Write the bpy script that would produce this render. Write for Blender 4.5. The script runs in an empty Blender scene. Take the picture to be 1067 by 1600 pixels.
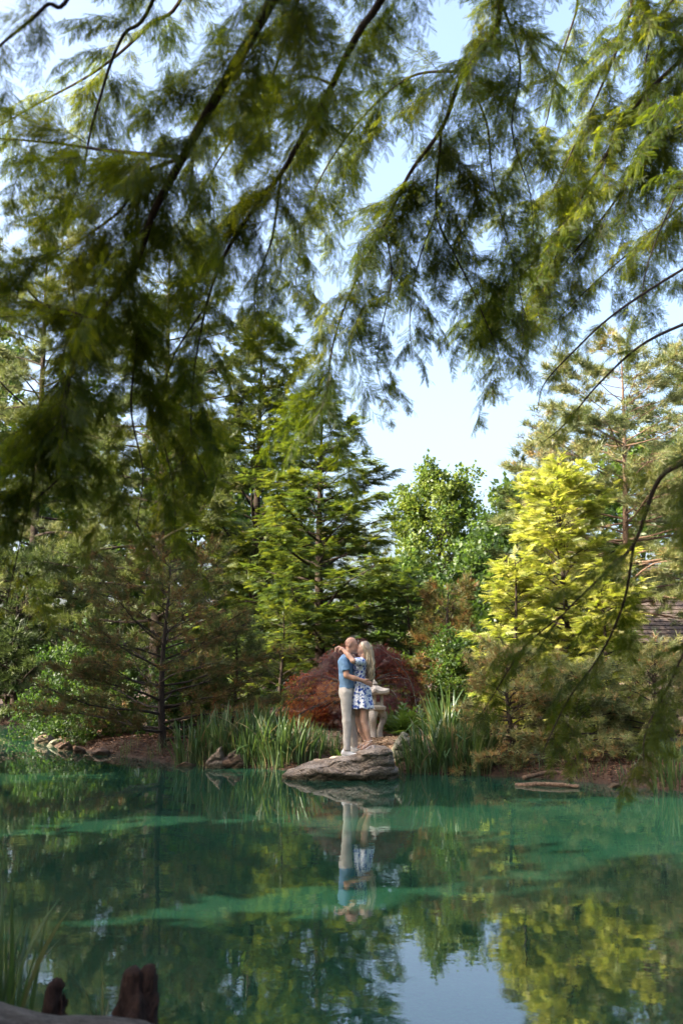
import bpy, math, random
import numpy as np

rng = np.random.default_rng(11)
random.seed(11)
R = math.radians
SC = bpy.context.scene
COL = SC.collection

# ------------------------------------------------------------------ camera
CAM_H, PITCH, FPX = 1.5, R(9.63), 1556.0
cam_d = bpy.data.cameras.new('camera')
cam = bpy.data.objects.new('camera', cam_d)
COL.objects.link(cam)
cam.location = (0, 0, CAM_H)
cam.rotation_euler = (R(90) + PITCH, 0, 0)
cam_d.sensor_fit = 'HORIZONTAL'
cam_d.sensor_width = 24.0
cam_d.lens = 35.0
cam_d.clip_start = 0.05
cam_d.clip_end = 3000
cam_d.dof.use_dof = True
cam_d.dof.focus_distance = 16.4
cam_d.dof.aperture_fstop = 2.6
SC.camera = cam

# ------------------------------------------------------------------ sky, sun, exposure
SUN_EL, SUN_AZ = R(34), R(250)          # azimuth clockwise from +Y (the view direction): from the left
world = bpy.data.worlds.new('World')
SC.world = world
world.use_nodes = True
wn = world.node_tree.nodes
wl = world.node_tree.links
sky = wn.new('ShaderNodeTexSky')
sky.sky_type = 'NISHITA'
sky.sun_disc = False
sky.sun_elevation = SUN_EL
sky.sun_rotation = SUN_AZ
sky.air_density = 1.0
sky.dust_density = 8.0
sky.ozone_density = 2.0
wl.new(sky.outputs[0], wn['Background'].inputs[0])
wn['Background'].inputs[1].default_value = 0.15

sun_d = bpy.data.lights.new('sun', 'SUN')
sun_d.energy = 4.7
sun_d.angle = R(0.5)
sun_d.color = (1.0, 0.87, 0.67)
sun = bpy.data.objects.new('sun', sun_d)
COL.objects.link(sun)
SUND = np.array([math.sin(SUN_AZ) * math.cos(SUN_EL), math.cos(SUN_AZ) * math.cos(SUN_EL), math.sin(SUN_EL)])
sun.rotation_euler = (R(90) - SUN_EL, 0, math.pi - SUN_AZ)
sun.location = (-20, 0, 30)

SC.view_settings.view_transform = 'Standard'
SC.view_settings.look = 'None'
SC.view_settings.gamma = 1.0
SC.view_settings.use_curve_mapping = False
SC.view_settings.exposure = 2.3
SC.render.engine = 'CYCLES'
SC.cycles.max_bounces = 7
SC.cycles.diffuse_bounces = 2
SC.cycles.glossy_bounces = 3
SC.cycles.transmission_bounces = 5
SC.cycles.transparent_max_bounces = 8
SC.cycles.caustics_reflective = False
SC.cycles.caustics_refractive = False
SC.cycles.sample_clamp_indirect = 6.0
SC.cycles.use_denoising = True

# ------------------------------------------------------------------ pixel -> world (photo pixels, 1067 x 1600)
def pixdir(x, y):
    dx, dy = (x - 533.5) / FPX, (800.0 - y) / FPX
    c, s = math.cos(PITCH), math.sin(PITCH)
    return np.array([dx, c - dy * s, s + dy * c])

def P(x, y, Y):
    d = pixdir(x, y)
    return np.array([0, 0, CAM_H]) + d * (Y / d[1])

def G(x, y, z=0.0):
    d = pixdir(x, y)
    return np.array([0, 0, CAM_H]) + d * ((z - CAM_H) / d[2])

# ------------------------------------------------------------------ object helpers
def tag(o, label=None, cat=None, group=None, kind=None):
    if label: o['label'] = label
    if cat: o['category'] = cat
    if group: o['group'] = group
    if kind: o['kind'] = kind
    return o

def empty(name, loc, label=None, cat=None, group=None, rz=0.0):
    o = bpy.data.objects.new(name, None)
    COL.objects.link(o)
    o.location = tuple(float(v) for v in loc)
    o.rotation_euler = (0, 0, rz)
    o.empty_display_size = 0.1
    return tag(o, label, cat, group)

def link(name, me, mat=None, parent=None, loc=None):
    o = bpy.data.objects.new(name, me)
    COL.objects.link(o)
    if mat is not None and len(me.materials) == 0:
        me.materials.append(mat)
    if parent is not None:
        o.parent = parent
    if loc is not None:
        o.location = tuple(float(v) for v in loc)
    return o

def tri_mesh(name, V, F, tint=None, smooth=False):
    """V (n,3), F (m,k) with k = 3 or 4, all the same k"""
    me = bpy.data.meshes.new(name)
    V = np.ascontiguousarray(V, dtype=np.float32)
    F = np.ascontiguousarray(F, dtype=np.int32)
    m, k = F.shape
    me.vertices.add(len(V))
    me.vertices.foreach_set('co', V.ravel())
    me.loops.add(m * k)
    me.loops.foreach_set('vertex_index', F.ravel())
    me.polygons.add(m)
    me.polygons.foreach_set('loop_start', np.arange(0, m * k, k, dtype=np.int32))
    try:
        me.polygons.foreach_set('loop_total', np.full(m, k, dtype=np.int32))
    except Exception:
        pass
    me.polygons.foreach_set('use_smooth', np.full(m, bool(smooth)))
    if tint is not None:
        a = me.attributes.new('tint', 'FLOAT', 'POINT')
        a.data.foreach_set('value', np.ascontiguousarray(tint, dtype=np.float32))
    me.update(calc_edges=True)
    return me

def norm(v):
    v = np.asarray(v, dtype=float)
    return v / (np.linalg.norm(v, axis=-1, keepdims=True) + 1e-9)

def scatter(tmpl, pos, yd, zd, scale, tint):
    """copies of a triangle template at many places, as vertex / face / tint arrays"""
    TV, TF = tmpl
    N = len(pos)
    y = norm(yd)
    x = norm(np.cross(y, zd))
    z = np.cross(x, y)
    sc = np.asarray(scale, dtype=float)
    if sc.ndim == 1:
        sc = np.repeat(sc[:, None], 3, axis=1)
    V = (pos[:, None, :]
         + x[:, None, :] * (TV[None, :, 0:1] * sc[:, None, 0:1])
         + y[:, None, :] * (TV[None, :, 1:2] * sc[:, None, 1:2])
         + z[:, None, :] * (TV[None, :, 2:3] * sc[:, None, 2:3]))
    n = len(TV)
    F = TF[None] + (np.arange(N) * n)[:, None, None]
    return V.reshape(-1, 3), F.reshape(-1, TF.shape[1]), np.repeat(np.asarray(tint), n)

def merge(parts):
    Vs, Fs, Ts, o = [], [], [], 0
    for V, F, T in parts:
        Vs.append(V); Fs.append(F + o); Ts.append(T); o += len(V)
    return np.concatenate(Vs), np.concatenate(Fs), np.concatenate(Ts)

class Tubes:
    """tubes gathered into one mesh of quads"""
    def __init__(self): self.V = []; self.F = []; self.o = 0
    def add(self, pts, rad, n=6, cap=True):
        pts = np.asarray(pts, dtype=float); k = len(pts)
        rad = np.broadcast_to(np.asarray(rad, dtype=float), (k,)).copy()
        t = norm(np.gradient(pts, axis=0))
        mt = norm(t.mean(axis=0))
        ref = np.array([0, 0, 1.0]) if abs(mt[2]) < 0.8 else np.array([1.0, 0, 0])
        u = norm(np.cross(t, ref)); v = np.cross(t, u)
        a = np.linspace(0, 2 * math.pi, n, endpoint=False)
        ring = pts[:, None] + rad[:, None, None] * (np.cos(a)[None, :, None] * u[:, None] + np.sin(a)[None, :, None] * v[:, None])
        V = ring.reshape(-1, 3)
        i = np.arange(k - 1)[:, None] * n; j = np.arange(n)[None]; j2 = (j + 1) % n
        F = np.stack([i + j, i + j2, i + n + j2, i + n + j], axis=-1).reshape(-1, 4)
        self.V.append(V); self.F.append(F + self.o); self.o += len(V)
        if cap and n == 4:
            pass
    def mesh(self, name, smooth=True):
        return tri_mesh(name, np.concatenate(self.V), np.concatenate(self.F), smooth=smooth)

def spline(pts, n):
    """Catmull-Rom through pts"""
    pts = np.asarray(pts, dtype=float)
    p = np.vstack([2 * pts[0] - pts[1], pts, 2 * pts[-1] - pts[-2]])
    m = len(pts) - 1
    u = np.linspace(0, m - 1e-6, n); i = u.astype(int); t = (u - i)[:, None]
    a, b, c, d = p[i], p[i + 1], p[i + 2], p[i + 3]
    return 0.5 * (2 * b + (c - a) * t + (2 * a - 5 * b + 4 * c - d) * t ** 2 + (3 * b - a - 3 * c + d) * t ** 3)

# value noise
def _hash(i, j, k, s):
    h = (i * 374761393 + j * 668265263 + k * 2147483647 + s * 1274126177) & 0xffffffff
    h = ((h ^ (h >> 13)) * 1274126177) & 0xffffffff
    return ((h ^ (h >> 16)) & 0xffff) / 65535.0

def vnoise(p, s=0):
    p = np.asarray(p, dtype=float)
    i = np.floor(p).astype(np.int64); f = p - i; f = f * f * (3 - 2 * f)
    x, y, z = i[..., 0], i[..., 1], i[..., 2]
    fx, fy, fz = f[..., 0], f[..., 1], f[..., 2]
    def L(a, b, t): return a + (b - a) * t
    c = [_hash(x + (q & 1), y + ((q >> 1) & 1), z + (q >> 2), s) for q in range(8)]
    return L(L(L(c[0], c[1], fx), L(c[2], c[3], fx), fy), L(L(c[4], c[5], fx), L(c[6], c[7], fx), fy), fz) * 2 - 1

def fbm(p, s=0, o=4):
    p = np.asarray(p, dtype=float); a, r = 1.0, 0.0
    for q in range(o):
        r = r + a * vnoise(p, s + q); p = p * 2.03 + 7.1; a *= 0.5
    return r

# ------------------------------------------------------------------ materials
def new_mat(name):
    m = bpy.data.materials.new(name); m.use_nodes = True
    nt = m.node_tree; nt.nodes.clear()
    out = nt.nodes.new('ShaderNodeOutputMaterial')
    return m, nt, out

def ramp(nt, stops, fac=None):
    r = nt.nodes.new('ShaderNodeValToRGB')
    e = r.color_ramp.elements
    while len(e) < len(stops): e.new(0.5)
    for q, (p, c) in enumerate(stops):
        e[q].position = p; e[q].color = (c[0], c[1], c[2], 1)
    if fac is not None: nt.links.new(fac, r.inputs[0])
    return r.outputs[0]

def coords(nt, kind='Object', scale=(1, 1, 1)):
    t = nt.nodes.new('ShaderNodeTexCoord'); m = nt.nodes.new('ShaderNodeMapping')
    m.inputs['Scale'].default_value = scale
    nt.links.new(t.outputs[kind], m.inputs[0])
    return m.outputs[0]

def noise(nt, vec, scale, detail=4, rough=0.6, dist=0.0):
    n = nt.nodes.new('ShaderNodeTexNoise')
    n.inputs['Scale'].default_value = scale; n.inputs['Detail'].default_value = detail
    n.inputs['Roughness'].default_value = rough; n.inputs['Distortion'].default_value = dist
    nt.links.new(vec, n.inputs['Vector'])
    return n.outputs[0]

def bump(nt, h, strength, dist, normal=None):
    b = nt.nodes.new('ShaderNodeBump')
    b.inputs['Strength'].default_value = strength; b.inputs['Distance'].default_value = dist
    nt.links.new(h, b.inputs['Height'])
    if normal is not None: nt.links.new(normal, b.inputs['Normal'])
    return b.outputs[0]

def mixc(nt, fac, a, b, mode='MIX'):
    m = nt.nodes.new('ShaderNodeMix'); m.data_type = 'RGBA'; m.blend_type = mode
    for s, v in ((m.inputs[0], fac), (m.inputs[6], a), (m.inputs[7], b)):
        if hasattr(v, 'links'): nt.links.new(v, s)
        elif isinstance(v, (int, float)): s.default_value = v
        else: s.default_value = (v[0], v[1], v[2], 1)
    return m.outputs[2]

def surf(name, stops, scale=3.0, rough=0.85, bumpv=(0.4, 0.02), vs=(1, 1, 1), fine=None, spec=0.3, detail=6, kind='Object', sss=0.0, wet=False):
    m, nt, out = new_mat(name)
    b = nt.nodes.new('ShaderNodeBsdfPrincipled')
    vec = coords(nt, kind, vs)
    n1 = noise(nt, vec, scale, detail)
    c = ramp(nt, stops, n1)
    if fine:
        n2 = noise(nt, vec, fine[0], 3)
        c = mixc(nt, fine[1], c, ramp(nt, [(0.3, (0.25,) * 3), (0.7, (1.2,) * 3)], n2), 'MULTIPLY')
        h = nt.nodes.new('ShaderNodeMath'); h.operation = 'ADD'
        nt.links.new(n1, h.inputs[0]); nt.links.new(n2, h.inputs[1]); h = h.outputs[0]
    else:
        h = n1
    if wet:                                  # damp, algae-dark stone just above the waterline
        sp = nt.nodes.new('ShaderNodeSeparateXYZ'); nt.links.new(coords(nt, 'Object'), sp.inputs[0])
        ad = nt.nodes.new('ShaderNodeMath'); ad.operation = 'MULTIPLY_ADD'; nt.links.new(n1, ad.inputs[0]); ad.inputs[1].default_value = -0.12; nt.links.new(sp.outputs[2], ad.inputs[2])
        wf = ramp(nt, [(0.0, (1, 1, 1)), (0.035, (0, 0, 0))], ad.outputs[0])
        c = mixc(nt, wf, c, mixc(nt, 1.0, c, (0.30, 0.31, 0.24), 'MULTIPLY'))
    nt.links.new(c, b.inputs['Base Color'])
    b.inputs['Roughness'].default_value = rough
    b.inputs['Specular IOR Level'].default_value = spec
    if sss: b.inputs['Subsurface Weight'].default_value = sss; b.inputs['Subsurface Radius'].default_value = (0.02, 0.008, 0.004)
    if bumpv: nt.links.new(bump(nt, h, *bumpv), b.inputs['Normal'])
    nt.links.new(b.outputs[0], out.inputs[0])
    return m

def leaf_mat(name, stops, tstops, trans=0.45, gloss=0.05, rnd=0.0, k=0.73):
    stops = [(a, tuple(v * k for v in c)) for a, c in stops]; tstops = [(a, tuple(v * k for v in c)) for a, c in tstops]
    m, nt, out = new_mat(name)
    at = nt.nodes.new('ShaderNodeAttribute'); at.attribute_name = 'tint'
    d = nt.nodes.new('ShaderNodeBsdfDiffuse'); t = nt.nodes.new('ShaderNodeBsdfTranslucent')
    g = nt.nodes.new('ShaderNodeBsdfGlossy'); g.inputs['Roughness'].default_value = 0.45
    g.inputs['Color'].default_value = (0.9, 0.95, 1, 1)
    fac = at.outputs['Fac']
    if rnd:                                  # each side branch has its own tone
        oi = nt.nodes.new('ShaderNodeObjectInfo'); ma = nt.nodes.new('ShaderNodeMath'); ma.operation = 'MULTIPLY_ADD'
        nt.links.new(oi.outputs['Random'], ma.inputs[0]); ma.inputs[1].default_value = rnd; nt.links.new(fac, ma.inputs[2]); fac = ma.outputs[0]
    nt.links.new(ramp(nt, stops, fac), d.inputs[0])
    nt.links.new(ramp(nt, tstops, fac), t.inputs[0])
    m1 = nt.nodes.new('ShaderNodeMixShader'); m1.inputs[0].default_value = trans
    nt.links.new(d.outputs[0], m1.inputs[1]); nt.links.new(t.outputs[0], m1.inputs[2])
    m2 = nt.nodes.new('ShaderNodeMixShader'); m2.inputs[0].default_value = gloss
    nt.links.new(m1.outputs[0], m2.inputs[1]); nt.links.new(g.outputs[0], m2.inputs[2])
    nt.links.new(m2.outputs[0], out.inputs[0])
    return m

M = {}
M['bark_dark'] = surf('bark_dark', [(0.3, (0.018, 0.013, 0.010)), (0.7, (0.06, 0.042, 0.03))], 6, 0.9, (0.8, 0.02), (6, 6, 1.2), fine=(30, 0.5))
M['bark_pine'] = surf('bark_pine', [(0.3, (0.09, 0.055, 0.035)), (0.7, (0.24, 0.16, 0.11))], 5, 0.9, (0.9, 0.03), (4, 4, 1.2), fine=(24, 0.6))
M['bark_grey'] = surf('bark_grey', [(0.3, (0.06, 0.055, 0.05)), (0.7, (0.19, 0.175, 0.16))], 7, 0.95, (1.0, 0.03), (1.2, 6, 6), fine=(30, 0.5))
M['bark_knee'] = surf('bark_knee', [(0.3, (0.022, 0.010, 0.007)), (0.7, (0.075, 0.036, 0.026))], 9, 0.9, (1.0, 0.03), (5, 5, 1), fine=(40, 0.5))
CYP = [(0.0, (0.032, 0.066, 0.010)), (0.5, (0.062, 0.105, 0.012)), (1.0, (0.11, 0.145, 0.016))]
CYPT = [(0.0, (0.11, 0.19, 0.010)), (0.5, (0.27, 0.34, 0.012)), (1.0, (0.48, 0.48, 0.02))]
M['cypress'] = leaf_mat('cypress_leaf', CYP, CYPT, 0.55, 0.010, 0.55, k=0.62)
M['cypress_gold'] = leaf_mat('cypress_gold_leaf', [(0.0, (0.13, 0.17, 0.035)), (0.5, (0.26, 0.28, 0.065)), (1.0, (0.38, 0.36, 0.13))],
                             [(0.0, (0.26, 0.34, 0.03)), (0.5, (0.44, 0.48, 0.05)), (1.0, (0.55, 0.52, 0.09))], 0.45, 0.03, k=1.05)
M['redwood'] = leaf_mat('redwood_leaf', [(0.0, (0.032, 0.066, 0.016)), (0.5, (0.065, 0.115, 0.022)), (1.0, (0.13, 0.17, 0.028))],
                        [(0.0, (0.09, 0.16, 0.02)), (0.5, (0.19, 0.27, 0.025)), (1.0, (0.34, 0.38, 0.03))], 0.42, 0.04)
M['pine'] = leaf_mat('pine_needle', [(0.0, (0.036, 0.064, 0.014)), (0.5, (0.092, 0.122, 0.020)), (1.0, (0.20, 0.20, 0.04))],
                     [(0.0, (0.06, 0.10, 0.03)), (0.5, (0.12, 0.17, 0.04)), (1.0, (0.22, 0.25, 0.06))], 0.35, 0.025)
M['pine_pale'] = leaf_mat('pine_pale_needle', [(0.0, (0.06, 0.09, 0.035)), (0.45, (0.15, 0.175, 0.06)), (0.8, (0.26, 0.24, 0.09)), (1.0, (0.30, 0.17, 0.06))],
                          [(0.0, (0.10, 0.14, 0.04)), (0.45, (0.22, 0.26, 0.06)), (0.8, (0.36, 0.32, 0.09)), (1.0, (0.40, 0.2, 0.06))], 0.35, 0.03, k=0.95)
M['pine_brown'] = leaf_mat('pine_brown_needle', [(0.0, (0.048, 0.074, 0.016)), (0.45, (0.11, 0.118, 0.020)), (0.7, (0.18, 0.115, 0.03)), (1.0, (0.27, 0.135, 0.04))],
                           [(0.0, (0.06, 0.10, 0.03)), (0.45, (0.12, 0.14, 0.04)), (0.7, (0.2, 0.12, 0.04)), (1.0, (0.28, 0.13, 0.05))], 0.35, 0.02)
M['broadleaf'] = leaf_mat('broad_leaf', [(0.0, (0.028, 0.062, 0.014)), (0.5, (0.065, 0.12, 0.018)), (1.0, (0.14, 0.19, 0.026))],
                          [(0.0, (0.07, 0.15, 0.02)), (0.5, (0.16, 0.27, 0.03)), (1.0, (0.3, 0.38, 0.05))], 0.42, 0.02)
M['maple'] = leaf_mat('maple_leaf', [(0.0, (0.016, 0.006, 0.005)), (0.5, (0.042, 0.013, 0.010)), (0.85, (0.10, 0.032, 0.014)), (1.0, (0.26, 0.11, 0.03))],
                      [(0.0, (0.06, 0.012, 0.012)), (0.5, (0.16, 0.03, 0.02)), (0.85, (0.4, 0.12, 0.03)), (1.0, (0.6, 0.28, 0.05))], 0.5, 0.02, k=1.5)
M['iris'] = leaf_mat('iris_blade', [(0.0, (0.030, 0.072, 0.020)), (0.6, (0.062, 0.13, 0.028)), (0.93, (0.11, 0.17, 0.035)), (1.0, (0.2, 0.17, 0.07))],
                     [(0.0, (0.07, 0.14, 0.03)), (0.6, (0.15, 0.26, 0.05)), (0.93, (0.24, 0.32, 0.06)), (1.0, (0.3, 0.24, 0.1))], 0.4, 0.04, k=0.66)
M['litter'] = leaf_mat('leaf_litter', [(0.0, (0.05, 0.022, 0.014)), (0.5, (0.13, 0.06, 0.035)), (1.0, (0.26, 0.14, 0.08))],
                       [(0.0, (0.04, 0.02, 0.01)), (1.0, (0.14, 0.07, 0.03))], 0.15, 0.03)
M['chips'] = leaf_mat('wood_chip', [(0.0, (0.16, 0.09, 0.05)), (0.5, (0.34, 0.23, 0.14)), (1.0, (0.52, 0.38, 0.26))],
                      [(0.0, (0.04, 0.02, 0.01)), (1.0, (0.1, 0.07, 0.04))], 0.05, 0.02)
M['soil'] = surf('soil', [(0.3, (0.020, 0.012, 0.008)), (0.5, (0.05, 0.028, 0.018)), (0.75, (0.09, 0.058, 0.034))], 2.5, 0.95, (0.8, 0.05), fine=(18, 0.7))
M['path'] = surf('path_bed', [(0.3, (0.20, 0.125, 0.07)), (0.7, (0.40, 0.28, 0.18))], 6, 0.95, (0.8, 0.03), fine=(40, 0.7))
M['rock'] = surf('rock_sandstone', [(0.25, (0.13, 0.095, 0.065)), (0.42, (0.27, 0.205, 0.15)), (0.58, (0.37, 0.30, 0.235)), (0.8, (0.46, 0.40, 0.33))], 3.2, 0.9, (1.0, 0.06), (1, 1, 1.6), fine=(26, 0.75), wet=True)
M['rock_red'] = surf('rock_redbrown', [(0.25, (0.09, 0.055, 0.04)), (0.5, (0.20, 0.13, 0.095)), (0.8, (0.38, 0.31, 0.26))], 4, 0.9, (0.9, 0.04), (1, 1, 2.5), fine=(25, 0.6), wet=True)
M['rock_moss'] = surf('rock_mossy', [(0.3, (0.05, 0.055, 0.03)), (0.5, (0.12, 0.12, 0.085)), (0.8, (0.22, 0.2, 0.16))], 4, 0.95, (0.9, 0.04), fine=(25, 0.6))
M['stone'] = surf('lantern_stone', [(0.3, (0.24, 0.21, 0.18)), (0.7, (0.42, 0.375, 0.33))], 7, 0.9, (0.5, 0.01), fine=(45, 0.4))

def water_mat():
    m, nt, out = new_mat('pond_water')
    vec = coords(nt, 'Object', (1, 1, 1))
    n1 = noise(nt, vec, 1.1, 3, 0.5)
    n2 = noise(nt, vec, 7.0, 3, 0.55)
    b1 = bump(nt, n1, 1.0, 0.0022)
    b2 = bump(nt, n2, 1.0, 0.00045, b1)
    fr = nt.nodes.new('ShaderNodeFresnel'); fr.inputs[0].default_value = 1.55
    nt.links.new(b2, fr.inputs['Normal'])
    gl = nt.nodes.new('ShaderNodeBsdfGlossy'); gl.inputs['Roughness'].default_value = 0.015
    gl.inputs['Color'].default_value = (0.97, 0.985, 1, 1)
    nt.links.new(b2, gl.inputs['Normal'])
    df = nt.nodes.new('ShaderNodeBsdfDiffuse')
    n3 = noise(nt, vec, 0.35, 3, 0.6)
    nt.links.new(ramp(nt, [(0.35, (0.008, 0.040, 0.024)), (0.65, (0.015, 0.062, 0.037))], n3), df.inputs[0])
    tr = nt.nodes.new('ShaderNodeBsdfTransparent'); tr.inputs[0].default_value = (0.55, 0.72, 0.55, 1)
    mb = nt.nodes.new('ShaderNodeMixShader'); mb.inputs[0].default_value = 0.72
    nt.links.new(tr.outputs[0], mb.inputs[1]); nt.links.new(df.outputs[0], mb.inputs[2])
    ms = nt.nodes.new('ShaderNodeMixShader')
    nt.links.new(fr.outputs[0], ms.inputs[0]); nt.links.new(mb.outputs[0], ms.inputs[1]); nt.links.new(gl.outputs[0], ms.inputs[2])
    nt.links.new(ms.outputs[0], out.inputs[0])
    return m
M['water'] = water_mat()

# ------------------------------------------------------------------ terrain, pond, path
SH = [G(1067, 1236), G(1010, 1232), G(955, 1226), G(880, 1219), G(800, 1214), G(700, 1210), G(640, 1209), G(610, 1205), G(540, 1198), G(455, 1204),
      G(400, 1201), G(345, 1199), G(270, 1194), G(215, 1184), G(165, 1178), G(120, 1172), G(85, 1166), G(75, 1158)]
POND = [tuple(p[:2]) for p in SH] + [(-5.5, 26.5), (-6.0, 31), (-9, 35), (-14, 35), (-15.5, 29), (-13, 22), (-10.0, 15), (-7.8, 9), (-5.6, 6.2), (-3.2, 5.2), (-1.7, 4.55), (-0.4, 4.15), (2.2, 3.4), (4.6, 3.4), (6.2, 5.5), (6.8, 9.0), (6.4, 11.5)]
POND = np.array(POND)

def pond_sd(x, y):
    p = np.stack([x, y], -1); d = np.full(x.shape, 1e9); ins = np.zeros(x.shape, bool)
    n = len(POND)
    for q in range(n):
        a, b = POND[q], POND[(q + 1) % n]
        e = b - a; w = p - a
        t = np.clip((w @ e) / (e @ e), 0, 1)
        d = np.minimum(d, np.linalg.norm(w - t[..., None] * e, axis=-1))
        c = ((a[1] <= y) != (b[1] <= y))
        with np.errstate(divide='ignore', invalid='ignore'):
            xi = a[0] + (y - a[1]) / (b[1] - a[1] if b[1] != a[1] else 1e-9) * e[0]
        ins ^= c & (x < xi)
    return np.where(ins, -d, d)

def height(x, y):
    x = np.asarray(x, float); y = np.asarray(y, float)
    sd = pond_sd(x, y)
    land = 0.16 * (1 - np.exp(-np.maximum(sd, 0) / 0.12)) + 0.26 * (1 - np.exp(-np.maximum(sd, 0) / 1.3))
    bed = -0.02 + np.maximum(-1.3, np.minimum(sd, 0) * 0.42)
    p = np.stack([x, y, np.zeros_like(x)], -1)
    nz = 0.05 * fbm(p * 0.8, 3, 3) * np.clip(sd * 0.8 + 0.15, 0, 1) + 0.35 * vnoise(p * 0.06, 9) * np.clip((sd - 6) / 20, 0, 1)
    return np.where(sd > 0, land, bed) + nz

def hz(x, y): return float(height(np.array([x]), np.array([y]))[0])

gx = np.concatenate([[-900, -300, -120, -60, -40, -30, -24, -20], np.arange(-17, 13.01, 0.3), [16, 20, 26, 36, 60, 120, 300, 900]])
gy = np.concatenate([[-300, -80, -30, -14, -8, -5], np.arange(-3, 38.01, 0.3), [40, 44, 50, 60, 80, 120, 200, 500, 1500]])
XX, YY = np.meshgrid(gx, gy, indexing='ij')
ZZ = height(XX, YY)
nx, ny = XX.shape
ii = np.arange(nx * ny).reshape(nx, ny)
F = np.stack([ii[:-1, :-1], ii[1:, :-1], ii[1:, 1:], ii[:-1, 1:]], -1).reshape(-1, 4)
tag(link('ground', tri_mesh('ground', np.stack([XX, YY, ZZ], -1).reshape(-1, 3), F, smooth=True), M['soil']), kind='structure')

wv = np.array([(-17.5, 1.5, 0), (8.5, 1.5, 0), (8.5, 37, 0), (-17.5, 37, 0)], float)
tag(link('pond_water', tri_mesh('pond_water', wv, np.array([[0, 1, 2, 3]])), M['water']), kind='structure')

# wood-chip path curving behind the couple
pc = spline([(-2.6, 25.5, 0), (-1.2, 21.5, 0), (0.0, 19.3, 0), (0.7, 18.2, 0), (0.95, 17.3, 0)], 14)
pc2 = spline([(0.4, 19.2, 0), (2.6, 19.9, 0), (5.0, 21.5, 0), (9, 24.0, 0)], 14)
def ribbon(path, w0, w1):
    t = norm(np.gradient(path, axis=0)); s = np.stack([t[:, 1], -t[:, 0], 0 * t[:, 0]], -1)
    w = np.linspace(w0, w1, len(path))[:, None]
    u = np.linspace(-1, 1, 9)
    V = path[:, None] + s[:, None] * (u[None, :, None] * w[:, None])
    V[..., 2] = height(V[..., 0], V[..., 1]) + 0.03 - 0.05 * np.abs(u[None]) ** 4
    k = len(u); i = np.arange(len(path) - 1)[:, None] * k; j = np.arange(k - 1)[None]
    return V.reshape(-1, 3), np.stack([i + j, i + j + 1, i + k + j + 1, i + k + j], -1).reshape(-1, 4), V
V1, F1, g1 = ribbon(pc, 1.25, 0.3)
V2, F2, g2 = ribbon(pc2, 0.9, 1.0)
V2[:, 2] += 0.006
tag(link('garden_path', tri_mesh('garden_path', np.concatenate([V1, V2]), np.concatenate([F1, F2 + len(V1)]), smooth=True), M['path']), kind='structure')

def hit(px, py, margin=0.05):
    """where the ray through a photo pixel meets the land"""
    d = pixdir(px, py); Y = np.arange(10, 40, 0.02)
    q = np.array([0, 0, CAM_H]) + d[None] * (Y / d[1])[:, None]
    ok = (height(q[:, 0], q[:, 1]) >= q[:, 2]) & (pond_sd(q[:, 0], q[:, 1]) > margin)
    i = int(np.argmax(ok)); return np.array([q[i, 0], q[i, 1], hz(q[i, 0], q[i, 1])])
# ------------------------------------------------------------------ foliage templates (triangles; +Y is the growing direction)
def t_spray(n=12, w=0.028, ln=0.30, droop=0.12):
    V, F = [], []
    for q in range(n):
        s = 0.06 + 0.90 * q / (n - 1)
        l = ln * (0.55 + 0.9 * math.sin(math.pi * min(1, s * 0.85 + 0.15))) * 0.8
        for sd in (-1, 1):
            a = R(52 - 18 * s)
            d = np.array([sd * math.sin(a), math.cos(a), -0.18])
            p = np.array([0, s + 0.02 * sd, -droop * s * s])
            t = np.array([-d[1] * sd, d[0] * sd, 0]) * w * sd
            o = len(V)
            V += [p - t * 0.6, p + d * l * 0.55 + t, p + d * l]
            F.append((o, o + 1, o + 2))
    o = len(V)
    V += [np.array([-w * 0.35, 0, 0]), np.array([w * 0.35, 0, 0]), np.array([0, 1.0, -droop])]
    F.append((o, o + 1, o + 2))
    return np.array(V), np.array(F)

def t_frond(n=7, w=0.06):
    """coarser flat spray for trees across the pond"""
    V, F = [], []
    for q in range(n):
        s = 0.05 + 0.9 * q / (n - 1)
        l = 0.46 * (1.15 - 0.7 * s)
        for sd in (-1, 1):
            a = R(58 - 20 * s)
            d = np.array([sd * math.sin(a), math.cos(a), -0.1])
            p = np.array([0, s, -0.1 * s * s]); t = np.array([0, 1, 0]) * w
            o = len(V); V += [p - t, p + t, p + d * l]; F.append((o, o + 1, o + 2))
    return np.array(V), np.array(F)

def t_tuft(n=16, w=0.028, spread=1.0, seed=1):
    r = np.random.default_rng(seed); V, F = [], []
    for q in range(n):
        az = r.uniform(0, 2 * math.pi); el = r.uniform(0.15, 1.25) * spread
        d = np.array([math.sin(el) * math.cos(az), math.cos(el), math.sin(el) * math.sin(az)])
        sd = norm(np.cross(d, r.normal(size=3))) * w
        p = np.array([0, r.uniform(-0.35, 0.25), 0]); l = r.uniform(0.75, 1.05)
        o = len(V); V += [p - sd, p + sd, p + d * l]; F.append((o, o + 1, o + 2))
    return np.array(V), np.array(F)

def t_leaves(n=7, size=0.5, seed=2):
    r = np.random.default_rng(seed); V, F = [], []
    for q in range(n):
        d = norm(r.normal(size=3) + np.array([0, 0.6, 0])); u = norm(np.cross(d, norm(r.normal(size=3) + np.array([0, 0, 1.2]))))
        p = r.uniform(-0.45, 0.45, 3) + np.array([0, 0.3, 0]); l = size * r.uniform(0.7, 1.1); k = l * 0.33
        nrm = np.cross(d, u)
        o = len(V)
        V += [p, p + d * l * 0.5 + u * k, p + d * l - nrm * 0.1 * l, p + d * l * 0.5 - u * k]
        F += [(o, o + 1, o + 2), (o, o + 2, o + 3)]
    return np.array(V), np.array(F)

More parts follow.
